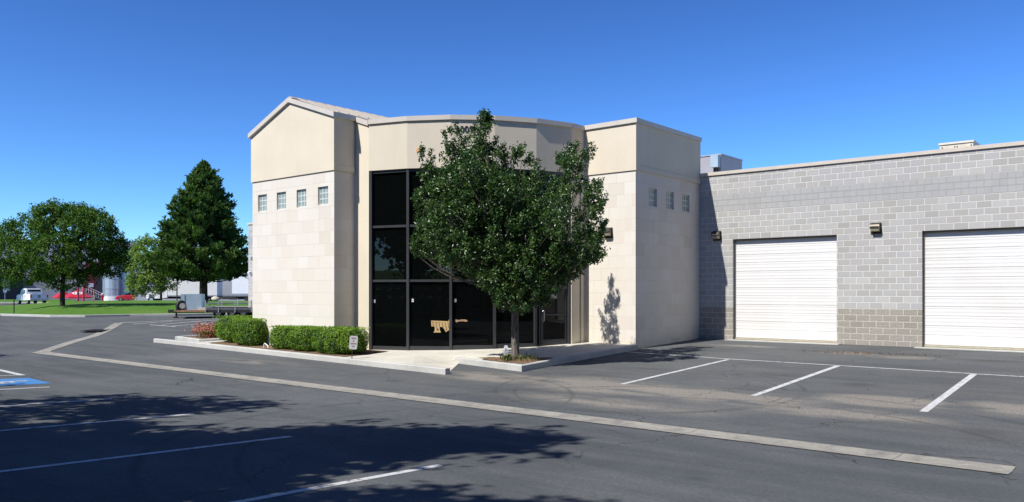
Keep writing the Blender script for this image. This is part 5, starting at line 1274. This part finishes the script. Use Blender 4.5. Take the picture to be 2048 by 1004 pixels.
signpost('marker_post', 28, 55, 597, 0, 0, 'thin dark post at the lawn edge on the left', 'white', 'dark')
o = placed('lamp_pole', 354, 84); b = MB(); zt = hgt(563, 84)-g(*pos(354, 84)); b.cyl((0, 0, -.2), (0, 0, zt), .06, 8); b.build('pole', M['dark'], o); b = MB(); b.box((0, 0, zt+.03), (.35, .35, .16), 0, 0, .7); b.build('lamp_head', M['grey'], o); tag(o, 'thin dark lamp pole in front of the white box truck', 'lamp pole')
# person in a white shirt beside the cars
def person():
    o = placed('person', 301, 126, None, 60); tag(o, 'person in a white shirt and cap standing right of the red cars', 'person')
    V = [(0, 0, .95), (0, .02, 1.2), (0, .05, 1.42), (0, .07, 1.53), (0, .09, 1.66), (.10, 0, .88), (.11, .03, .48), (.11, -.02, .06), (.11, .12, .03), (-.10, 0, .88), (-.11, .05, .48), (-.11, 0, .06), (-.11, .14, .03),
         (.2, .05, 1.40), (.26, .08, 1.12), (.24, .25, .95), (-.2, .05, 1.40), (-.26, .08, 1.12), (-.24, .22, .93)]
    E = [(0, 1), (1, 2), (2, 3), (3, 4), (0, 5), (5, 6), (6, 7), (7, 8), (0, 9), (9, 10), (10, 11), (11, 12), (2, 13), (13, 14), (14, 15), (2, 16), (16, 17), (17, 18)]
    Rr = [.15, .15, .16, .06, .10, .09, .065, .045, .04, .09, .065, .045, .04, .06, .045, .035, .06, .045, .035]
    me = bpy.data.meshes.new('body'); me.from_pydata(V, E, []); ob = bpy.data.objects.new('body', me); COL.objects.link(ob); ob.parent = o
    m = ob.modifiers.new('Skin', 'SKIN'); me.skin_vertices  # layer made by the modifier
    if not me.skin_vertices: bpy.context.view_layer.objects.active = ob
    for i, r in enumerate(Rr): me.skin_vertices[0].data[i].radius = (r, r)
    me.skin_vertices[0].data[0].use_root = True; s = ob.modifiers.new('Sub', 'SUBSURF'); s.levels = s.render_levels = 1; me.materials.append(M['skin'])
    b = MB(); b.tube([(0, 0, .92), (0, .02, 1.15), (0, .05, 1.38), (0, .06, 1.5)], [.19, .19, .21, .09], 12); 
    for s in (-1, 1): b.tube([(s*.14, .05, 1.43), (s*.24, .06, 1.26), (s*.28, .09, 1.1)], [.09, .08, .07], 8)
    b.build('shirt', M['cloth'], o)
    b = MB()
    for s in (-1, 1): b.tube([(s*.09, 0, .96), (s*.11, .03, .5), (s*.11, -.01, .08)], [.12, .09, .075], 8)
    b.build('trousers', M['denim'], o)
    b = MB(); b.tube([(0, .09, 1.68), (0, .09, 1.76), (0, .09, 1.80)], [.12, .11, .05], 12); b.box((0, .2, 1.69), (.16, .14, .02)); b.build('cap', M['cloth'], o)
try: person()
except Exception as e: print('person', e)

# ------------------------------------------------------------------ light, world, camera
el = math.radians(48.6); hx, hy = .215, .976; nrm = math.hypot(hx, hy); hx /= nrm; hy /= nrm
sd = bpy.data.lights.new('sun', 'SUN'); sd.energy = 4.1; sd.angle = math.radians(.53); sd.color = (1, .965, .905)
so = bpy.data.objects.new('sun', sd); COL.objects.link(so); so.rotation_euler = Vector((hx*math.cos(el), hy*math.cos(el), -math.sin(el))).to_track_quat('-Z', 'Y').to_euler()
W = bpy.data.worlds.new('World'); S.world = W; W.use_nodes = True; nt = W.node_tree
sky = nt.nodes.new('ShaderNodeTexSky'); sky.sky_type = 'NISHITA'; sky.sun_disc = False; sky.sun_elevation = el; sky.sun_rotation = math.atan2(-hx, -hy) % (2*PI)
sky.altitude = 1300; sky.air_density = 1.0; sky.dust_density = .15; sky.ozone_density = 3.0
# deepen the blue of the clear sky (gamma and tint on the physical sky colour)
k1 = mixc(nt, 1.0, sky.outputs[0], (.1976,)*3, 'MULTIPLY'); gm = nt.nodes.new('ShaderNodeGamma'); gm.inputs[1].default_value = 1.5; nt.links.new(k1, gm.inputs[0])
k2 = mixc(nt, 1.0, gm.outputs[0], tuple(t/1.464/.13 for t in (.455, .645, .83)), 'MULTIPLY'); nt.links.new(k2, nt.nodes['Background'].inputs[0]); nt.nodes['Background'].inputs[1].default_value = .13

cd = bpy.data.cameras.new('camera'); cam = bpy.data.objects.new('camera', cd); COL.objects.link(cam); S.camera = cam
cam.location = (0, 0, EYE); cam.rotation_euler = (PI/2, 0, A); cd.sensor_width = 36; cd.lens = 36*F/2048; cd.shift_y = (583-502)/2048; cd.clip_start = .1; cd.clip_end = 3000
S.view_settings.view_transform = 'Standard'; S.view_settings.look = 'None'; S.view_settings.exposure = .6; S.view_settings.gamma = 1
S.render.resolution_x = 1024; S.render.resolution_y = 502
S.cycles.transparent_max_bounces = 12; S.cycles.max_bounces = 6
